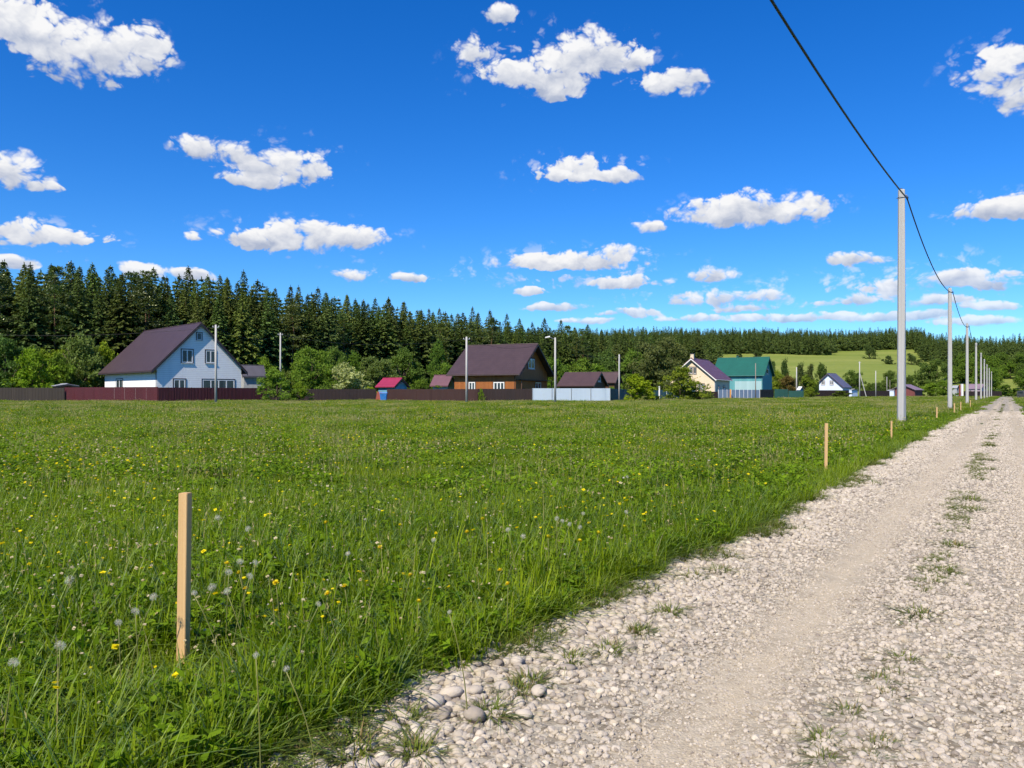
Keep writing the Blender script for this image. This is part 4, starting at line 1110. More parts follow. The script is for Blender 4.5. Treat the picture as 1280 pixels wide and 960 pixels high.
# porch board band and door of the brown house
th = R(65)
def on_right(C, theta, px, Y0, Cx):
    k = (px - 640) / FOC; t_ = R(theta)
    return (k * Y0 - Cx) / (math.cos(t_) - k * math.sin(t_))
t_, C_, g_, e_, W_, L2 = hb
m = MB(); m.obox(C_ + g_ * (W_ * .2) - e_ * .06 + Vector((0, 0, .1)), g_ * 1.0, e_ * .055, Vector((0, 0, 2.1))); d_ = m.build("door", "dark_board", t_)
m = MB(); m.obox(C_ + g_ * (W_ * .2 + .84) - e_ * .11 + Vector((0, 0, 1.05)), g_ * .1, e_ * .045, Vector((0, 0, .04))); m.build("handle", "steel", d_)
m = MB(); m.obox(C_ - e_ * 1.15 + Vector((0, 0, 3.55)), g_ * W_, e_ * 1.14, Vector((0, 0, .16))); m.build("porch_roof", "dark_board", t_)
for f in (.02, .98):
    m = MB(); m.obox(C_ + g_ * (W_ * f - .07) - e_ * 1.1, g_ * .14, e_ * .14, Vector((0, 0, 3.55))); m.build("porch_post", "dark_board", t_)
house("annex", "small outbuilding with a dark grey roof beside the white house", "shed", 305, 141, 33, 300.5, 330, 471.8, 458.5, "left", "grey_wall", "grey_roof", oe=.5, oh=.3, gutter=False)
house("lean_to_shed", "low shed with flat pale grey roof behind far left fence", "shed", 72, 134, 40, 14, 96, 482.6, 480.4, "right", "dark_board", "slate_roof", oe=.3, oh=.3, gutter=False, thick=.1)
house("pink_roof_shed", "little blue shed with a crimson red roof", "shed", 493, 140, 55, 473, 508.5, 484.2, 473.2, "right", "blue_wall", "pink_roof", oe=.45, oh=.4, gutter=False, thick=.1, trim="dark_trim",
      wins=[("right", 500.5, 503.5, 475.5, 479, 1)])
house("plum_roof_shed", "pale shed with plum roof, left of the brown house", "shed", 559.5, 152, 60, 541, 567.5, 483.2, 470, "right", "pale_teal", "plum_roof_light", oe=.5, oh=.4, gutter=False, thick=.12)
house("cabin", "low dark cabin with plum roof behind pale grey fence", "cabin", 741, 155, 62, 700, 757, 483, 466.3, "right", "dark_board", "brown_roof", oe=.5, oh=.5, gutter=False, thick=.14,
      wins=[("right", 747, 750.5, 471.5, 477, 1)])
house("back_cabin", "second plum roof just behind the low cabin", "cabin", 768, 172, 62, 745, 775, 479, 466.3, "right", "dark_board", "brown_roof", oe=.5, oh=.5, gutter=False, thick=.14)
house("cream_house", "cream house with plum roof and white barge boards", "house", 893, 190, 62, 837, 912, 475.0, 448.5, "left", "cream_wall", "plum_roof_light", barge="white_trim", trim="white_trim", oe=.6, oh=.7, thick=.16,
      wins=[("left", 862.3, 865.6, 459, 467, 1), ("left", 867.3, 870.2, 459, 467, 1), ("left", 877, 880.3, 479.8, 486, 1), ("left", 873, 875.6, 479.8, 486, 1), ("right", 897.5, 899.5, 482, 486.5, 1), ("right", 904, 906, 482, 486.5, 1)],
      chimney=(.04, .8, 1.0, "cream_wall"))
ht = house("teal_house", "teal house with a big bright green metal roof", "house", 953, 226, 58, 893, 965, 469.8, 447, "right", "teal_wall", "green_roof", barge="green_roof", trim="teal_trim", oe=.6, oh=.7, thick=.16,
      wins=[("right", 958, 960.2, 461, 467.5, 1)], chimney=(.62, .6, .5, "green_roof"))
t_, C_, g_, e_, W_, L2 = ht
m = MB(); m.obox(C_ - g_ * .06 + e_ * .2 + Vector((0, 0, 0)), e_ * (L2 * .55), g_ * .05, Vector((0, 0, PZ(476.3, 226)))); m.build("pale_cladding", "pale_teal", t_)
house("pale_blue_house", "small pale blue house with a slate violet roof", "house", 1053.5, 300, 52, 1024, 1062.5, 485, 467.3, "left", "paleblue_wall", "violet_roof", frac=.62, eave2=479.5, oe=.6, oh=.6, thick=.2, gutter=False, trim="brown_trim",
      wins=[("left", 1027, 1031, 476, 481, 2), ("left", 1037.5, 1041.5, 476, 481, 2)])
house("maroon_shed", "maroon shed with faded lilac roof right of tallest pole", "shed", 1143.5, 320, 44, 1114, 1153, 487.8, 481.0, "left", "maroon_wall", "lilac_roof", oe=.5, oh=.5, thick=.16, gutter=False)
house("lilac_house", "far low house with faded lilac roof behind the poles", "house", 1226, 380, 40, 1209, 1232, 486.5, 480.5, "right", "lilac_wall", "lilac_roof", oe=.5, oh=.5, thick=.16, gutter=False,
      wins=[("left", 1212, 1213.6, 488, 490, 1), ("left", 1218, 1219.6, 488, 490, 1)])
house("grey_shed", "tiny far shed with grey roof left of lilac house", "shed", 1196, 390, 38, 1190.5, 1198.5, 485.5, 482.2, "right", "grey_wall", "slate_roof", oe=.3, oh=.3, thick=.12, gutter=False)
house("white_kiosk", "small pale blue white box shed right of pale blue house", "shed", 1064.6, 284, 45, 1061.5, 1072, 487.3, 486.6, "right", "paleblue_wall", "slate_roof", oe=.15, oh=.15, thick=.08, gutter=False)
house("white_kiosk", "small whitish shed at left end of the maroon shed", "shed", 1117.3, 306, 45, 1109.5, 1118.5, 488.4, 487.8, "right", "paleblue_wall", "slate_roof", oe=.15, oh=.15, thick=.08, gutter=False)
house("blue_kiosk", "small blue shed with a white rounded top by the slim pole", "shed", 1000, 229, 40, 996.6, 1004, 487.5, 484.0, "right", "blue_wall", "white_trim", oe=.15, oh=.15, thick=.1, gutter=False)
# ring of pale cladding: small greenhouse roof at the teal house
def bin_thing():
    x, Y = PX(479.5, 122), 122; z = 1.25
    t = thing("waste_bin", (x, Y, 0), "blue plastic bin in the gap of the dark fences", "bin")
    m = MB(); m.add([(x - .42, Y - .35, 0), (x + .42, Y - .35, 0), (x + .42, Y + .35, 0), (x - .42, Y + .35, 0),
                     (x - .55, Y - .45, z), (x + .55, Y - .45, z), (x + .55, Y + .45, z), (x - .55, Y + .45, z)],
                    [(0, 3, 2, 1), (4, 5, 6, 7), (0, 1, 5, 4), (1, 2, 6, 5), (2, 3, 7, 6), (3, 0, 4, 7)]); m.build("body", "blue_plastic", t, bevel=.03)
    m = MB(); m.prism([(-.5, 0), (.5, 0), (.45, .1), (0, .17), (-.45, .1)], (x - .6, Y, z + .01), (0, 1, 0), (0, 0, 1), (1.2, 0, 0)); m.build("lid", "blue_plastic", t)
bin_thing()
x, Y = PX(473, 124.5), 124.5
m = MB(); m.obox((x - .45, Y, 0), (.75, .1, 0), (0, .04, 0), (.18, .35, 1.5)); o = m.build("metal_sheet", "red_sheet"); tag(o, "rusty red sheet leaning beside the blue bin", "metal sheet")

# parked van at the far end of the track
def van(px, Y, lab):
    x = PX(px, Y); t = thing("parked_van", (x, Y, 0), lab, "van")
    w = .85
    m = MB(); m.prism([(-2.1, .35), (2.1, .35), (2.15, .95), (1.35, 1.15), (.75, 1.9), (-1.95, 1.95), (-2.1, 1.2)], (x - w, Y, 0), (0, -1, 0), (0, 0, 1), (2 * w, 0, 0)); m.build("body", "car_paint", t, bevel=.05)
    m = MB(); m.obox((x - .72, Y - 1.36, 1.2), (1.44, 0, 0), (0, .55, .62), (0, -.03, .03)); m.build("windscreen", "glass", t)
    for s in (-1, 1):
        for dy in (-1.3, 1.35):
            m = MB(); m.tube([(x + s * (w - .12), Y + dy, .33), (x + s * (w + .02), Y + dy, .33)], .33, 16); wh = m.build("wheel", "tyre", t)
            m = MB(); m.tube([(x + s * (w + .025), Y + dy, .33), (x + s * (w + .03), Y + dy, .33)], .19, 12); m.build("rim", "steel", wh)
        m = MB(); m.obox((x + s * .55 - .14, Y - 2.19, .72), (.28, 0, 0), (0, .05, 0), (0, 0, .16)); m.build("headlight", "white_trim", t)
        m = MB(); m.obox((x + s * (w + .015) - .01, Y - .6, 1.25), (.02, 0, 0), (0, 2.2, 0), (0, 0, .45)); m.build("side_window", "glass", t)
van(1281, 215, "grey van half out of view at the track's far end")

# ------------------------------------------------------------------ trees
def spruce_crown(name, seed, H=26.0, Rb=3.9, start=.10, density=1.0, lod=1.0):
    g = np.random.default_rng(seed)
    C = []; U = []; W = []; Ls = []; Ws = []; T = []
    z = H * start
    skew = g.uniform(0, 6.283)
    while z < H * .99:
        t = (z - H * start) / (H * (1 - start))
        nb = int(max(5, (11 - 5 * t) * density))
        rr = Rb * min(1, (1 - t) / .58) ** .9 * (1.0 if t > .12 else .75 + 2 * t) * (.9 + .1 * math.sin(z * 1.7)) + .10
        a0 = g.uniform(0, 6.283)
        for b in range(nb):
            if g.random() < .08: continue
            a = a0 + b * 6.283 / nb + g.normal(0, .18)
            r_ = rr * g.uniform(.68, 1.15) * (1 + .12 * math.cos(a - skew))
            tint0 = g.uniform(0, .5)
            k = max(2, int(r_ / (.48 / lod)))
            droop = .42 * (1 - t) + .12
            for i in range(k):
                s = (i + .6) / k
                d = r_ * s
                zz = z - droop * d + .16 * r_ * s * s * (1.2 - t)
                base = np.array([math.cos(a) * d, math.sin(a) * d, zz + g.normal(0, .05)])
                for sgn in ((-1, 1, 0) if s > .8 or i % 2 else (-1, 1)):
                    yaw = a + sgn * g.uniform(.35, 1.0)
                    pit = g.uniform(-.7, .1) - droop * .4
                    u = np.array([math.cos(yaw) * math.cos(pit), math.sin(yaw) * math.cos(pit), math.sin(pit)])
                    w = np.cross(u, np.array([g.normal(0, .55), g.normal(0, .55), 1.0])); w /= np.linalg.norm(w)
                    L = g.uniform(.75, 1.25) * (.36 + .92 * min(1, (1 - t) * 1.3)) / lod ** .5
                    C.append(base + u * L * .3); U.append(u); W.append(w); Ls.append(L); Ws.append(L * g.uniform(.42, .68)); T.append(min(1, tint0 + g.uniform(0, .5)))
        z += (.26 + .28 * (1 - t)) / lod
    for _ in range(16):      # leader
        zz = H * g.uniform(.965, 1.005); yaw = g.uniform(0, 6.283)
        u = np.array([math.cos(yaw) * .5, math.sin(yaw) * .5, .85]); w = np.cross(u, g.normal(0, 1, 3)); w /= np.linalg.norm(w)
        C.append(np.array([0, 0, zz])); U.append(u); W.append(w); Ls.append(.5); Ws.append(.14); T.append(g.uniform(0, 1))
    return poly_mesh(name, kites(np.array(C), np.array(U), np.array(W), Ls, Ws), np.array(T), "spruce")
def trunk_mesh(name, H, r0, mat, wob=.15, seed=1):
    g = random.Random(seed); m = MB()
    pts = [(g.uniform(-wob, wob) * (t > 0), g.uniform(-wob, wob) * (t > 0), H * t) for t in (0, .2, .45, .7, .95)]
    m.tube([(0, 0, -.4)] + pts, [r0 * 1.25, r0, r0 * .85, r0 * .65, r0 * .4, r0 * .1], 8)
    me = bpy.data.meshes.new(name); me.from_pydata(m.v, [], m.f); me.shade_smooth(); me.materials.append(M[mat])
    return me
def pine_crown(name, seed, H=25.0):
    g = np.random.default_rng(seed)
    C = []; U = []; W = []; Ls = []; Ws = []; T = []
    for _ in range(62):
        t = g.uniform(0, 1) ** .8
        z = H * (.42 + .57 * t); rr = (3.4 * math.sin(math.pi * min(1, .25 + .72 * t)) ** .8) * g.uniform(.25, 1.0)
        a = g.uniform(0, 6.283); c0 = np.array([math.cos(a) * rr, math.sin(a) * rr, z])
        cr = g.uniform(.6, 1.2); n = 70; tint0 = g.uniform(0, .5)
        d = g.normal(0, 1, (n, 3)); d[:, 2] *= .6; d /= np.linalg.norm(d, axis=1, keepdims=True)
        for k in range(n):
            u = d[k] + np.array([0, 0, .3]); u /= np.linalg.norm(u)
            w = np.cross(u, g.normal(0, 1, 3)); w /= np.linalg.norm(w)
            C.append(c0 + d[k] * cr * g.uniform(.3, 1) * np.array([1.2, 1.2, .55])); U.append(u); W.append(w); Ls.append(g.uniform(.35, .6)); Ws.append(g.uniform(.12, .22)); T.append(min(1, tint0 + g.uniform(0, .5)))
    return poly_mesh(name, kites(np.array(C), np.array(U), np.array(W), Ls, Ws), np.array(T), "spruce")
def broad_crown(name, seed, n_clump=34, per=150, leaf=.055, low=.12, taper=.0, loose=.0):
    """crown of unit height and width: uneven limbs carrying clumps of leaves, with gaps between them"""
    g = np.random.default_rng(seed)
    Cs = []; Us = []; Ws = []; Ls = []; Ts = []
    nl = 9
    lobes = []
    for i in range(nl):
        t = (i + g.uniform(.1, .9)) / nl
        prof = math.sin(math.pi * (.20 + .74 * t)) ** .8 * (1 - taper * t)
        a = i * 2.4 + g.normal(0, .5); rr = .30 * prof * g.uniform(.55, 1.25)
        lobes.append((np.array([math.cos(a) * rr, math.sin(a) * rr, low + (1 - low) * (.10 + .72 * t)]), g.uniform(.13, .22) * (1.1 - .35 * t) * (1 - .4 * taper * t), g.uniform(0, .3)))
    lobes.append((np.array([g.normal(0, .05), g.normal(0, .05), .86]), .12 * (1 - .35 * taper), .2))
    for i in range(n_clump):
        lc, lr, lt = lobes[i % len(lobes)]
        dv = g.normal(0, 1, 3); dv /= np.linalg.norm(dv)
        c0 = lc + dv * lr * g.uniform(.55, 1.1) * (1 + loose * g.uniform(0, .9))
        c0[2] = max(c0[2], low + .04)
        cr = g.uniform(.055, .115)
        n = int(per * g.uniform(.6, 1.3)); d = g.normal(0, 1, (n, 3)); d /= np.linalg.norm(d, axis=1, keepdims=True)
        rad = cr * g.uniform(.25, 1.0, (n, 1)) ** .6 * (1 + .4 * np.sin(5 * d[:, :1] + i) * np.cos(4 * d[:, 1:2] + i))
        Cs.append(c0 + d * rad * np.array([1.15, 1.15, .85]))
        u = unit(d * .6 + g.normal(0, .7, (n, 3)) + np.array([0, 0, .1])); Us.append(u)
        Ws.append(unit(np.cross(u, d * .8 + np.array([0, 0, .5]) + g.normal(0, .4, (n, 3)))))
        Ls.append(g.uniform(.6, 1.3, n) * leaf); Ts.append(np.clip(lt + g.uniform(0, .3) + g.uniform(0, .4, n), 0, 1))
    # single shoots breaking the outline
    ns = 46
    for k in range(ns):
        lc, lr, lt = lobes[g.integers(len(lobes))]
        dv = g.normal(0, 1, 3) + np.array([0, 0, .9]); dv /= np.linalg.norm(dv)
        p0 = lc + dv * lr * .8; ln = g.uniform(.05, .13); m = 7
        q = np.linspace(0, 1, m)[:, None]
        c = p0 + dv * ln * q + g.normal(0, .006, (m, 3))
        u = unit(dv + g.normal(0, .6, (m, 3)))
        Cs.append(c); Us.append(u); Ws.append(unit(np.cross(u, g.normal(0, 1, (m, 3))))); Ls.append(g.uniform(.7, 1.1, m) * leaf); Ts.append(g.uniform(.2, 1, m))
    C = np.concatenate(Cs); C[:, 2] = np.maximum(C[:, 2], .01); L = np.concatenate(Ls)
    C[:, 2] *= 1 / max(C[:, 2].max(), 1e-3); ex = np.percentile(np.abs(C[:, :2]), 98) * 2; C[:, :2] /= ex
    return poly_mesh(name, kites(C, np.concatenate(Us), np.concatenate(Ws), L, L * g.uniform(.42, .66, len(L))), np.concatenate(Ts), "leaf")
def broad_trunk(name, seed, low):
    g = random.Random(seed); m = MB()
    m.tube([(0, 0, -.03), (0, 0, low), (g.uniform(-.03, .03), g.uniform(-.03, .03), .55), (0, 0, .85)], [.035, .028, .018, .005], 7)
    for i in range(6):
        a = i * 1.05 + g.uniform(-.3, .3); z0 = low * .6 + .06 * i
        m.tube([(0, 0, z0), (math.cos(a) * .16, math.sin(a) * .16, z0 + .15), (math.cos(a) * .30, math.sin(a) * .30, z0 + .32)], [.016, .011, .004], 5)
    me = bpy.data.meshes.new(name); me.from_pydata(m.v, [], m.f); me.shade_smooth(); me.materials.append(M["bark"])
    return me

SPR = [spruce_crown("crown", 300 + i, H=26, Rb=3.7 + .35 * (i % 3), start=(.08, .14, .18, .10, .24)[i]) for i in range(5)]
SPT = [trunk_mesh("trunk", 24.6, .27, "bark", .08, i) for i in range(2)]
PIN = [pine_crown("crown", 330 + i) for i in range(3)]
PIT = [trunk_mesh("trunk", 24.0, .25, "pine_bark", .3, 5 + i) for i in range(2)]
BUSH = [broad_crown("crown", 400 + i, 60, 110, .062, .0) for i in range(4)]
BUSHT = [broad_trunk("trunk", 410 + i, .10) for i in range(3)]
TREE = [broad_crown("crown", 420 + i, 80, 120, .046, .12) for i in range(6)]
TREET = [broad_trunk("trunk", 430 + i, .2) for i in range(4)]
LOOSE = [broad_crown("crown", 440 + i, 60, 80, .055, .0, taper=.3, loose=.8) for i in range(2)]
FIRS = [broad_crown("crown", 450 + i, 70, 110, .045, .03, taper=.75) for i in range(3)]

def tree(name, x, y, z, sx, sz, crown, trunk, color, lab, cat, grp=None, rz=None):
    t = thing(name, (x, y, z), lab, cat, grp)
    t.rotation_euler = (0, 0, random.uniform(0, 6.283) if rz is None else rz); t.scale = (sx, sx, sz)
    a = link("trunk", trunk, None, t)
    b = link("crown", crown, None, t)
    if crown.materials[0] is M["leaf"]: color = (2.4 * color[0], 2.1 * color[1], 1.6 * color[2])
    b.color = (*color, 1)
    return t
# -- the forest wall on the left
EDGE = [(-110,140),(-60,147),(0,154),(200,168),(300,177),(400,198),(500,226),(600,253),(700,300),(800,335),(880,352)]
TOPS = [(-110,318),(0,326),(100,334),(200,339),(300,346),(400,363),(500,379),(600,392),(700,407),(800,415),(880,417)]
def interp(tab, x): return float(np.interp(x, [a for a, b in tab], [b for a, b in tab]))
n_sp = 0
def forest_tree(px, back, topshift, pine=False, lab="dark spruce in the forest wall behind the houses", grp="spruces of the forest behind the houses"):
    Y = interp(EDGE, px) + back
    x = PX(px, Y); H = PZ(interp(TOPS, px) + topshift, Y)
    tone = random.uniform(.70, 1.35); c = (tone * random.uniform(.85, 1.2), tone, tone * random.uniform(.8, 1.15))
    if pine: tree("pine_tree", x, Y, 0, H / 25 * random.uniform(.95, 1.2), H / 25, random.choice(PIN), random.choice(PIT), c, "pine with bare reddish trunk in the forest wall", "pine tree", "pines of the forest behind the houses")
    else: tree("spruce_tree", x, Y, 0, H / 26 * random.uniform(.95, 1.3), H / 26, random.choice(SPR), random.choice(SPT), c, lab, "spruce tree", grp)
def row(px0, px1, back, step_m, topj, topmean, pine_p=0.0):
    px = px0
    while px < px1:
        forest_tree(px + random.uniform(-.2, .2), back + random.uniform(-1.5, 1.5), topmean + random.uniform(-topj, topj), random.random() < pine_p)
        Y = interp(EDGE, px); px += step_m * random.uniform(.75, 1.25) / Y * FOC
row(-110, 850, 0, 4.9, 11, 15, .28)
row(-110, 860, 6, 4.5, 8, 6, .16)
row(-110, 870, 12, 4.4, 8, 1)
row(-110, 880, 19, 4.6, 9, -1)
# -- young broadleaf trees at its foot
GREENS = [(.12,.20,.026),(.085,.15,.024),(.10,.17,.024),(.075,.125,.03),(.12,.185,.024),(.07,.11,.024),(.095,.14,.04)]
px = -60
while px < 850:
    Y = interp(EDGE, px) - random.uniform(3, 9)
    h = random.uniform(4.5, 10.5)
    tree("young_tree", PX(px, Y), Y, 0, h * random.uniform(.55, .8), h, random.choice(TREE + FIRS), random.choice(TREET), random.choice(GREENS), "young broadleaf tree at the foot of the forest wall", "tree", "young trees along the forest foot")
    px += random.uniform(10, 19) * 165 / interp(EDGE, px)

# -- garden trees and bushes, one by one: px, Y, top_py, width px, crown list, colour, label, name, base z
GT = [
 (6, 140, 415, 62, TREE, (.05,.10,.03), "dark rounded tree at the left edge of the photo", "garden_tree"),
 (42, 138, 433, 50, BUSH, (.11,.19,.018), "bright green rounded tree left of the grey green one", "garden_tree"),
 (74, 142, 441, 40, BUSH, (.08,.14,.022), "mid green bushy tree between bright and grey green ones", "garden_tree"),
 (98, 147, 414, 62, TREE, (.095,.145,.05), "grey green leafy tree left of the white house", "garden_tree"),
 (129, 152, 427, 44, BUSH, (.13,.19,.02), "yellow green tree touching the white house roof", "garden_tree"),
 (346, 116, 458, 44, LOOSE, (.085,.15,.025), "loose tall bush in front of the maroon fence end", "bush"),
 (374, 117, 476, 26, BUSH, (.11,.175,.02), "small bright bush beside the loose tall one", "bush"),
 (389, 140, 431, 58, TREE, (.075,.135,.022), "rounded green tree behind the black fence", "garden_tree"),
 (420, 165, 432, 36, TREE, (.06,.11,.025), "smaller dark green tree above the silvery shrub", "garden_tree"),
 (442, 160, 437, 32, FIRS, (.07,.13,.02), "pointed green sapling above the silvery shrub", "garden_tree"),
 (432, 135, 453, 58, BUSH, (.20,.245,.14), "pale silvery round shrub behind the black fence", "shrub"),
 (472, 168, 444, 52, TREE, (.075,.115,.04), "grey green tree behind the crimson roofed shed", "garden_tree"),
 (505, 175, 432, 50, TREE, (.065,.115,.028), "tall green tree right of the crimson roofed shed", "garden_tree"),
 (527, 145, 473, 40, LOOSE, (.075,.13,.02), "low bush between the crimson and plum sheds", "bush"),
 (462, 137, 482, 20, BUSH, (.14,.2,.02), "small yellow green bush left of the crimson roofed shed", "bush"),
 (547, 190, 421, 30, FIRS, (.05,.10,.02), "pointed dark green tree left of the brown house roof", "garden_tree"),
 (560, 172, 452, 40, TREE, (.065,.12,.02), "green tree behind the brown house's left eave", "garden_tree"),
 (695, 175, 445, 46, TREE, (.06,.115,.02), "green tree right of the brown house gable", "garden_tree"),
 (728, 200, 446, 44, BUSH, (.085,.145,.025), "lighter rounded tree behind the low cabin ridge", "garden_tree"),
 (755, 215, 435, 46, TREE, (.055,.10,.03), "dark tree behind the second cabin roof", "garden_tree"),
 (752, 190, 455, 40, BUSH, (.08,.15,.022), "light green bush above the second cabin roof", "bush"),
 (792, 205, 434, 44, TREE, (.07,.125,.024), "green tree left of the big olive tree", "garden_tree"),
 (822, 185, 420, 70, TREE, (.062,.082,.034), "big dark olive tree left of the cream house", "garden_tree"),
 (765, 140, 482, 16, BUSH, (.09,.16,.02), "small bush at the end of the pale grey fence", "bush"),
 (796, 120, 467, 46, BUSH, (.14,.20,.014), "bright yellow green round bush before the teal fence", "bush"),
 (850, 150, 456, 52, LOOSE, (.13,.175,.025), "loose yellow green bush with pale blossom by cream house", "bush"),
 (862, 152, 482, 44, BUSH, (.06,.10,.02), "dark low bush under the blossoming one", "bush"),
 (602, 119.5, 485, 8, LOOSE, (.10,.17,.02), "slim green plant against the joint of two dark fences", "bush"),
 (820, 122, 494, 22, BUSH, (.09,.14,.02), "tiny low bush right of the bright round bush", "bush"),
 (966, 260, 449, 14, FIRS, (.04,.075,.025), "slim dark tree at the teal house gable", "garden_tree"),
 (981, 280, 447, 17, FIRS, (.042,.078,.026), "pointed dark tree right of the teal house", "garden_tree"),
 (973, 245, 462, 22, BUSH, (.10,.145,.02), "yellow green bush right of the teal gable", "bush"),
 (986, 240, 467, 22, BUSH, (.085,.07,.028), "reddish brown shrub above the dark green fence", "shrub"),
 (1001, 290, 452, 18, FIRS, (.05,.075,.03), "dark tree behind the slim pole", "garden_tree"),
 (1012, 295, 453, 16, FIRS, (.055,.078,.032), "pointed dull green tree left of pale blue house", "garden_tree"),
 (1008, 262, 468, 26, BUSH, (.085,.13,.02), "green bush left of the pale blue house", "bush"),
 (1028, 330, 452, 20, TREE, (.045,.08,.022), "dark tree behind the pale blue house gable", "garden_tree"),
 (1068, 340, 462, 26, TREE, (.05,.09,.02), "round dark tree behind the violet roof", "garden_tree"),
 (1014, 250, 484, 14, BUSH, (.11,.16,.02), "small yellow green bush before the dark fence", "bush"),
 (1050, 277, 487.5, 24, BUSH, (.07,.11,.02), "low bush under the pale blue house", "bush"),
 (1086, 330, 478, 12, BUSH, (.055,.09,.02), "small bush behind the short far pole", "bush"),
 (1112, 360, 462, 26, TREE, (.05,.085,.022), "dark tree left behind the tallest pole", "garden_tree"),
 (1136, 400, 468, 16, TREE, (.055,.09,.022), "small tree behind the maroon shed roof", "garden_tree"),
 (1163, 370, 448, 40, TREE, (.05,.085,.022), "big rounded dark tree right of the tallest pole", "garden_tree"),
 (1163, 335, 478, 30, BUSH, (.09,.155,.02), "bright low bush right of the maroon shed", "bush"),
 (1180, 345, 474, 28, BUSH, (.085,.15,.02), "bright bush at the second pole", "bush"),
]
for px, Y, tp, wpx, kinds, colr, lab, nm in GT:
    h = PZ(tp, Y); w = wpx * Y / FOC
    k = random.randrange(len(kinds))
    tree(nm, PX(px, Y), Y, 0, w, h, kinds[k], BUSHT[k % 3] if kinds is not TREE else TREET[k % 4], colr, lab, "bush" if nm == "bush" else ("shrub" if nm == "shrub" else "tree"))
# pale blossoms on the loose bush by the cream house are part of it
# -- trees standing on the hill pasture
def on_hill(px, Y, base_off=0): return PX(px, Y), Y, hill_z(PX(px, Y), Y)
HT = [(1087, 700, 17, 20, FIRS, "dark pointed tree alone on the hill pasture"), (1111, 640, 14, 13, BUSH, "small round tree on the hill left of tallest pole"),
      (1139, 640, 14, 17, FIRS, "taller tree of the pair on the hill right of tallest pole"), (1149, 638, 11, 9, BUSH, "smaller tree of the pair on the hill right of tallest pole"),
      (946, 690, 14, 13, BUSH, "round tree on the slope above the green roof"), (925, 700, 8, 8, BUSH, "small round bush on the slope above the green roof")]
for px, Y, wpx, hpx, kinds, lab in HT:
    x, y, z = on_hill(px, Y)
    tree("hill_tree", x, y, z - .11 * hpx * Y / FOC, wpx * Y / FOC, hpx * Y / FOC, random.choice(kinds), random.choice(TREET), (.04, .068, .026), lab, "tree", "trees standing on the hill pasture")
# -- broadleaf trees closing the view at the end of the track
for i in range(46):
    px = random.uniform(1178, 1400); Y = random.uniform(430, 560)
    if px < 1215 and Y < 470: Y += 60
    x, y, z = on_hill(px, Y); h = random.uniform(11, 19)
    tree("broadleaf_tree", x, y, z - .3, h * random.uniform(.7, 1.0), h, random.choice(TREE), random.choice(TREET), random.choice([(.06,.105,.022),(.075,.13,.022),(.05,.085,.022),(.065,.12,.02)]),
         "green broadleaf tree massed beyond the end of the track", "tree", "broadleaf trees beyond the end of the track")
for i in range(14):
    px = random.uniform(1190, 1330); Y = random.uniform(395, 425); h = random.uniform(3, 7)
    tree("bush", PX(px, Y), Y, 0, h * random.uniform(.9, 1.4), h, random.choice(BUSH), random.choice(BUSHT), random.choice([(.08,.14,.02),(.065,.115,.022)]),
         "low bush in the hedge at the end of the track", "bush", "bushes at the end of the track")
# -- hedge line at the foot of the hill, behind the village
for i in range(24):
    px = random.uniform(900, 1180); Y = random.uniform(380, 410); h = random.uniform(3, 7.5)
    tree("bush", PX(px, Y), Y, 0, h * random.uniform(.8, 1.2), h, random.choice(BUSH + TREE[:2]), random.choice(BUSHT), random.choice([(.05,.09,.022),(.065,.11,.022),(.075,.12,.03),(.045,.08,.024)]),
         "low bush in the hedge along the foot of the hill", "bush", "bushes along the foot of the hill")

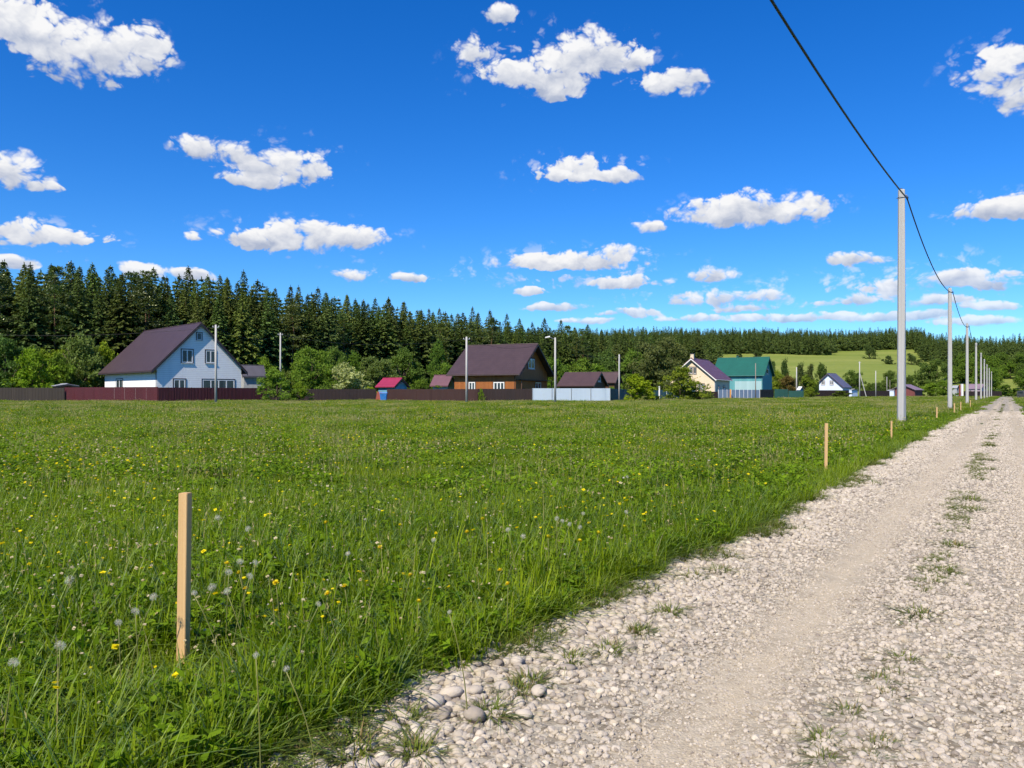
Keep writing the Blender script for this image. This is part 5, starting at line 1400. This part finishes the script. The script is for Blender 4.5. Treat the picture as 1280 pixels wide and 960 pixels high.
# -- the far wood on the hill reads as one mass
FARS = [spruce_crown("far_spruce", 500 + i, H=20, Rb=2.9, start=.04, density=.8, lod=.42) for i in range(4)]
FARB = [broad_crown("far_broadleaf", 520 + i, 26, 60, .10, .03) for i in range(2)]
for me in FARB:
    vv = np.zeros(len(me.vertices) * 3, np.float32); me.vertices.foreach_get("co", vv); vv = vv.reshape(-1, 3) * np.array([9, 9, 14], np.float32); me.vertices.foreach_set("co", vv.ravel())
    me.materials.clear(); me.materials.append(M["spruce"])
FRONT = [(600,700),(700,712),(855,722),(865,742),(1035,748),(1046,800),(1143,805),(1156,690),(1175,640),(1200,610),(1300,600),(1450,600)]
P = []; S = []; I = []
for rowi in range(22):
    px = 600.0
    while px < 1450:
        Y = interp(FRONT, px) + rowi * 5.2 + random.uniform(-2.5, 2.5)
        x = PX(px, Y); P.append((x, Y, hill_z(x, Y) - .3))
        s = random.uniform(.78, 1.12); S.append((s, s, s * random.uniform(.9, 1.1)))
        I.append(4 + random.randrange(2) if random.random() < (.4 if rowi < 2 else .08) else random.randrange(4))
        px += random.uniform(3.4, 6.2) / Y * FOC
n = len(P)
scatter("far_forest", P, np.stack([np.zeros(n), np.zeros(n), rng.uniform(0, 6.28, n)], 1), S, I, sample_collection("far_tree_sample", FARB[:0] + FARS + FARB),
        "dark conifer wood covering the hilltop across the horizon", "forest")
# -- dark undergrowth inside the left forest
P = []; S = []; I = []
for i in range(420):
    px = random.uniform(-120, 890); Y = interp(EDGE, px) + random.uniform(2, 34); s = random.uniform(.25, .55)
    P.append((PX(px, Y), Y, -.2)); S.append((s * 1.3, s * 1.3, s)); I.append(random.randrange(2))
n = len(P)
scatter("undergrowth", P, np.stack([np.zeros(n), np.zeros(n), rng.uniform(0, 6.28, n)], 1), S, I, sample_collection("undergrowth_sample", FARB), "dark undergrowth between the forest trunks", "undergrowth")
# -- more of the same wood behind the front trees
P = []; S = []; I = []
for rowi in range(6):
    px = -130
    while px < 900:
        Y = interp(EDGE, px) + 27 + rowi * 7 + random.uniform(-2, 2)
        P.append((PX(px, Y), Y, 0)); s = PZ(interp(TOPS, px) + random.uniform(4, 22), Y) / 20
        S.append((s, s, s)); I.append(random.randrange(4)); px += 5.5 / Y * FOC * random.uniform(.8, 1.2)
n = len(P)
scatter("deep_forest", P, np.stack([np.zeros(n), np.zeros(n), rng.uniform(0, 6.28, n)], 1), S, I, sample_collection("deep_tree_sample", FARS), "dark conifers deeper in the wood behind the houses", "forest")

# ------------------------------------------------------------------ render settings
cy = scene.cycles
cy.max_bounces = 4; cy.diffuse_bounces = 3; cy.glossy_bounces = 2; cy.transmission_bounces = 3; cy.transparent_max_bounces = 8
cy.use_denoising = True
cy.use_adaptive_sampling = True; cy.adaptive_threshold = 0.02; cy.adaptive_min_samples = 24
cy.sample_clamp_indirect = 4.0
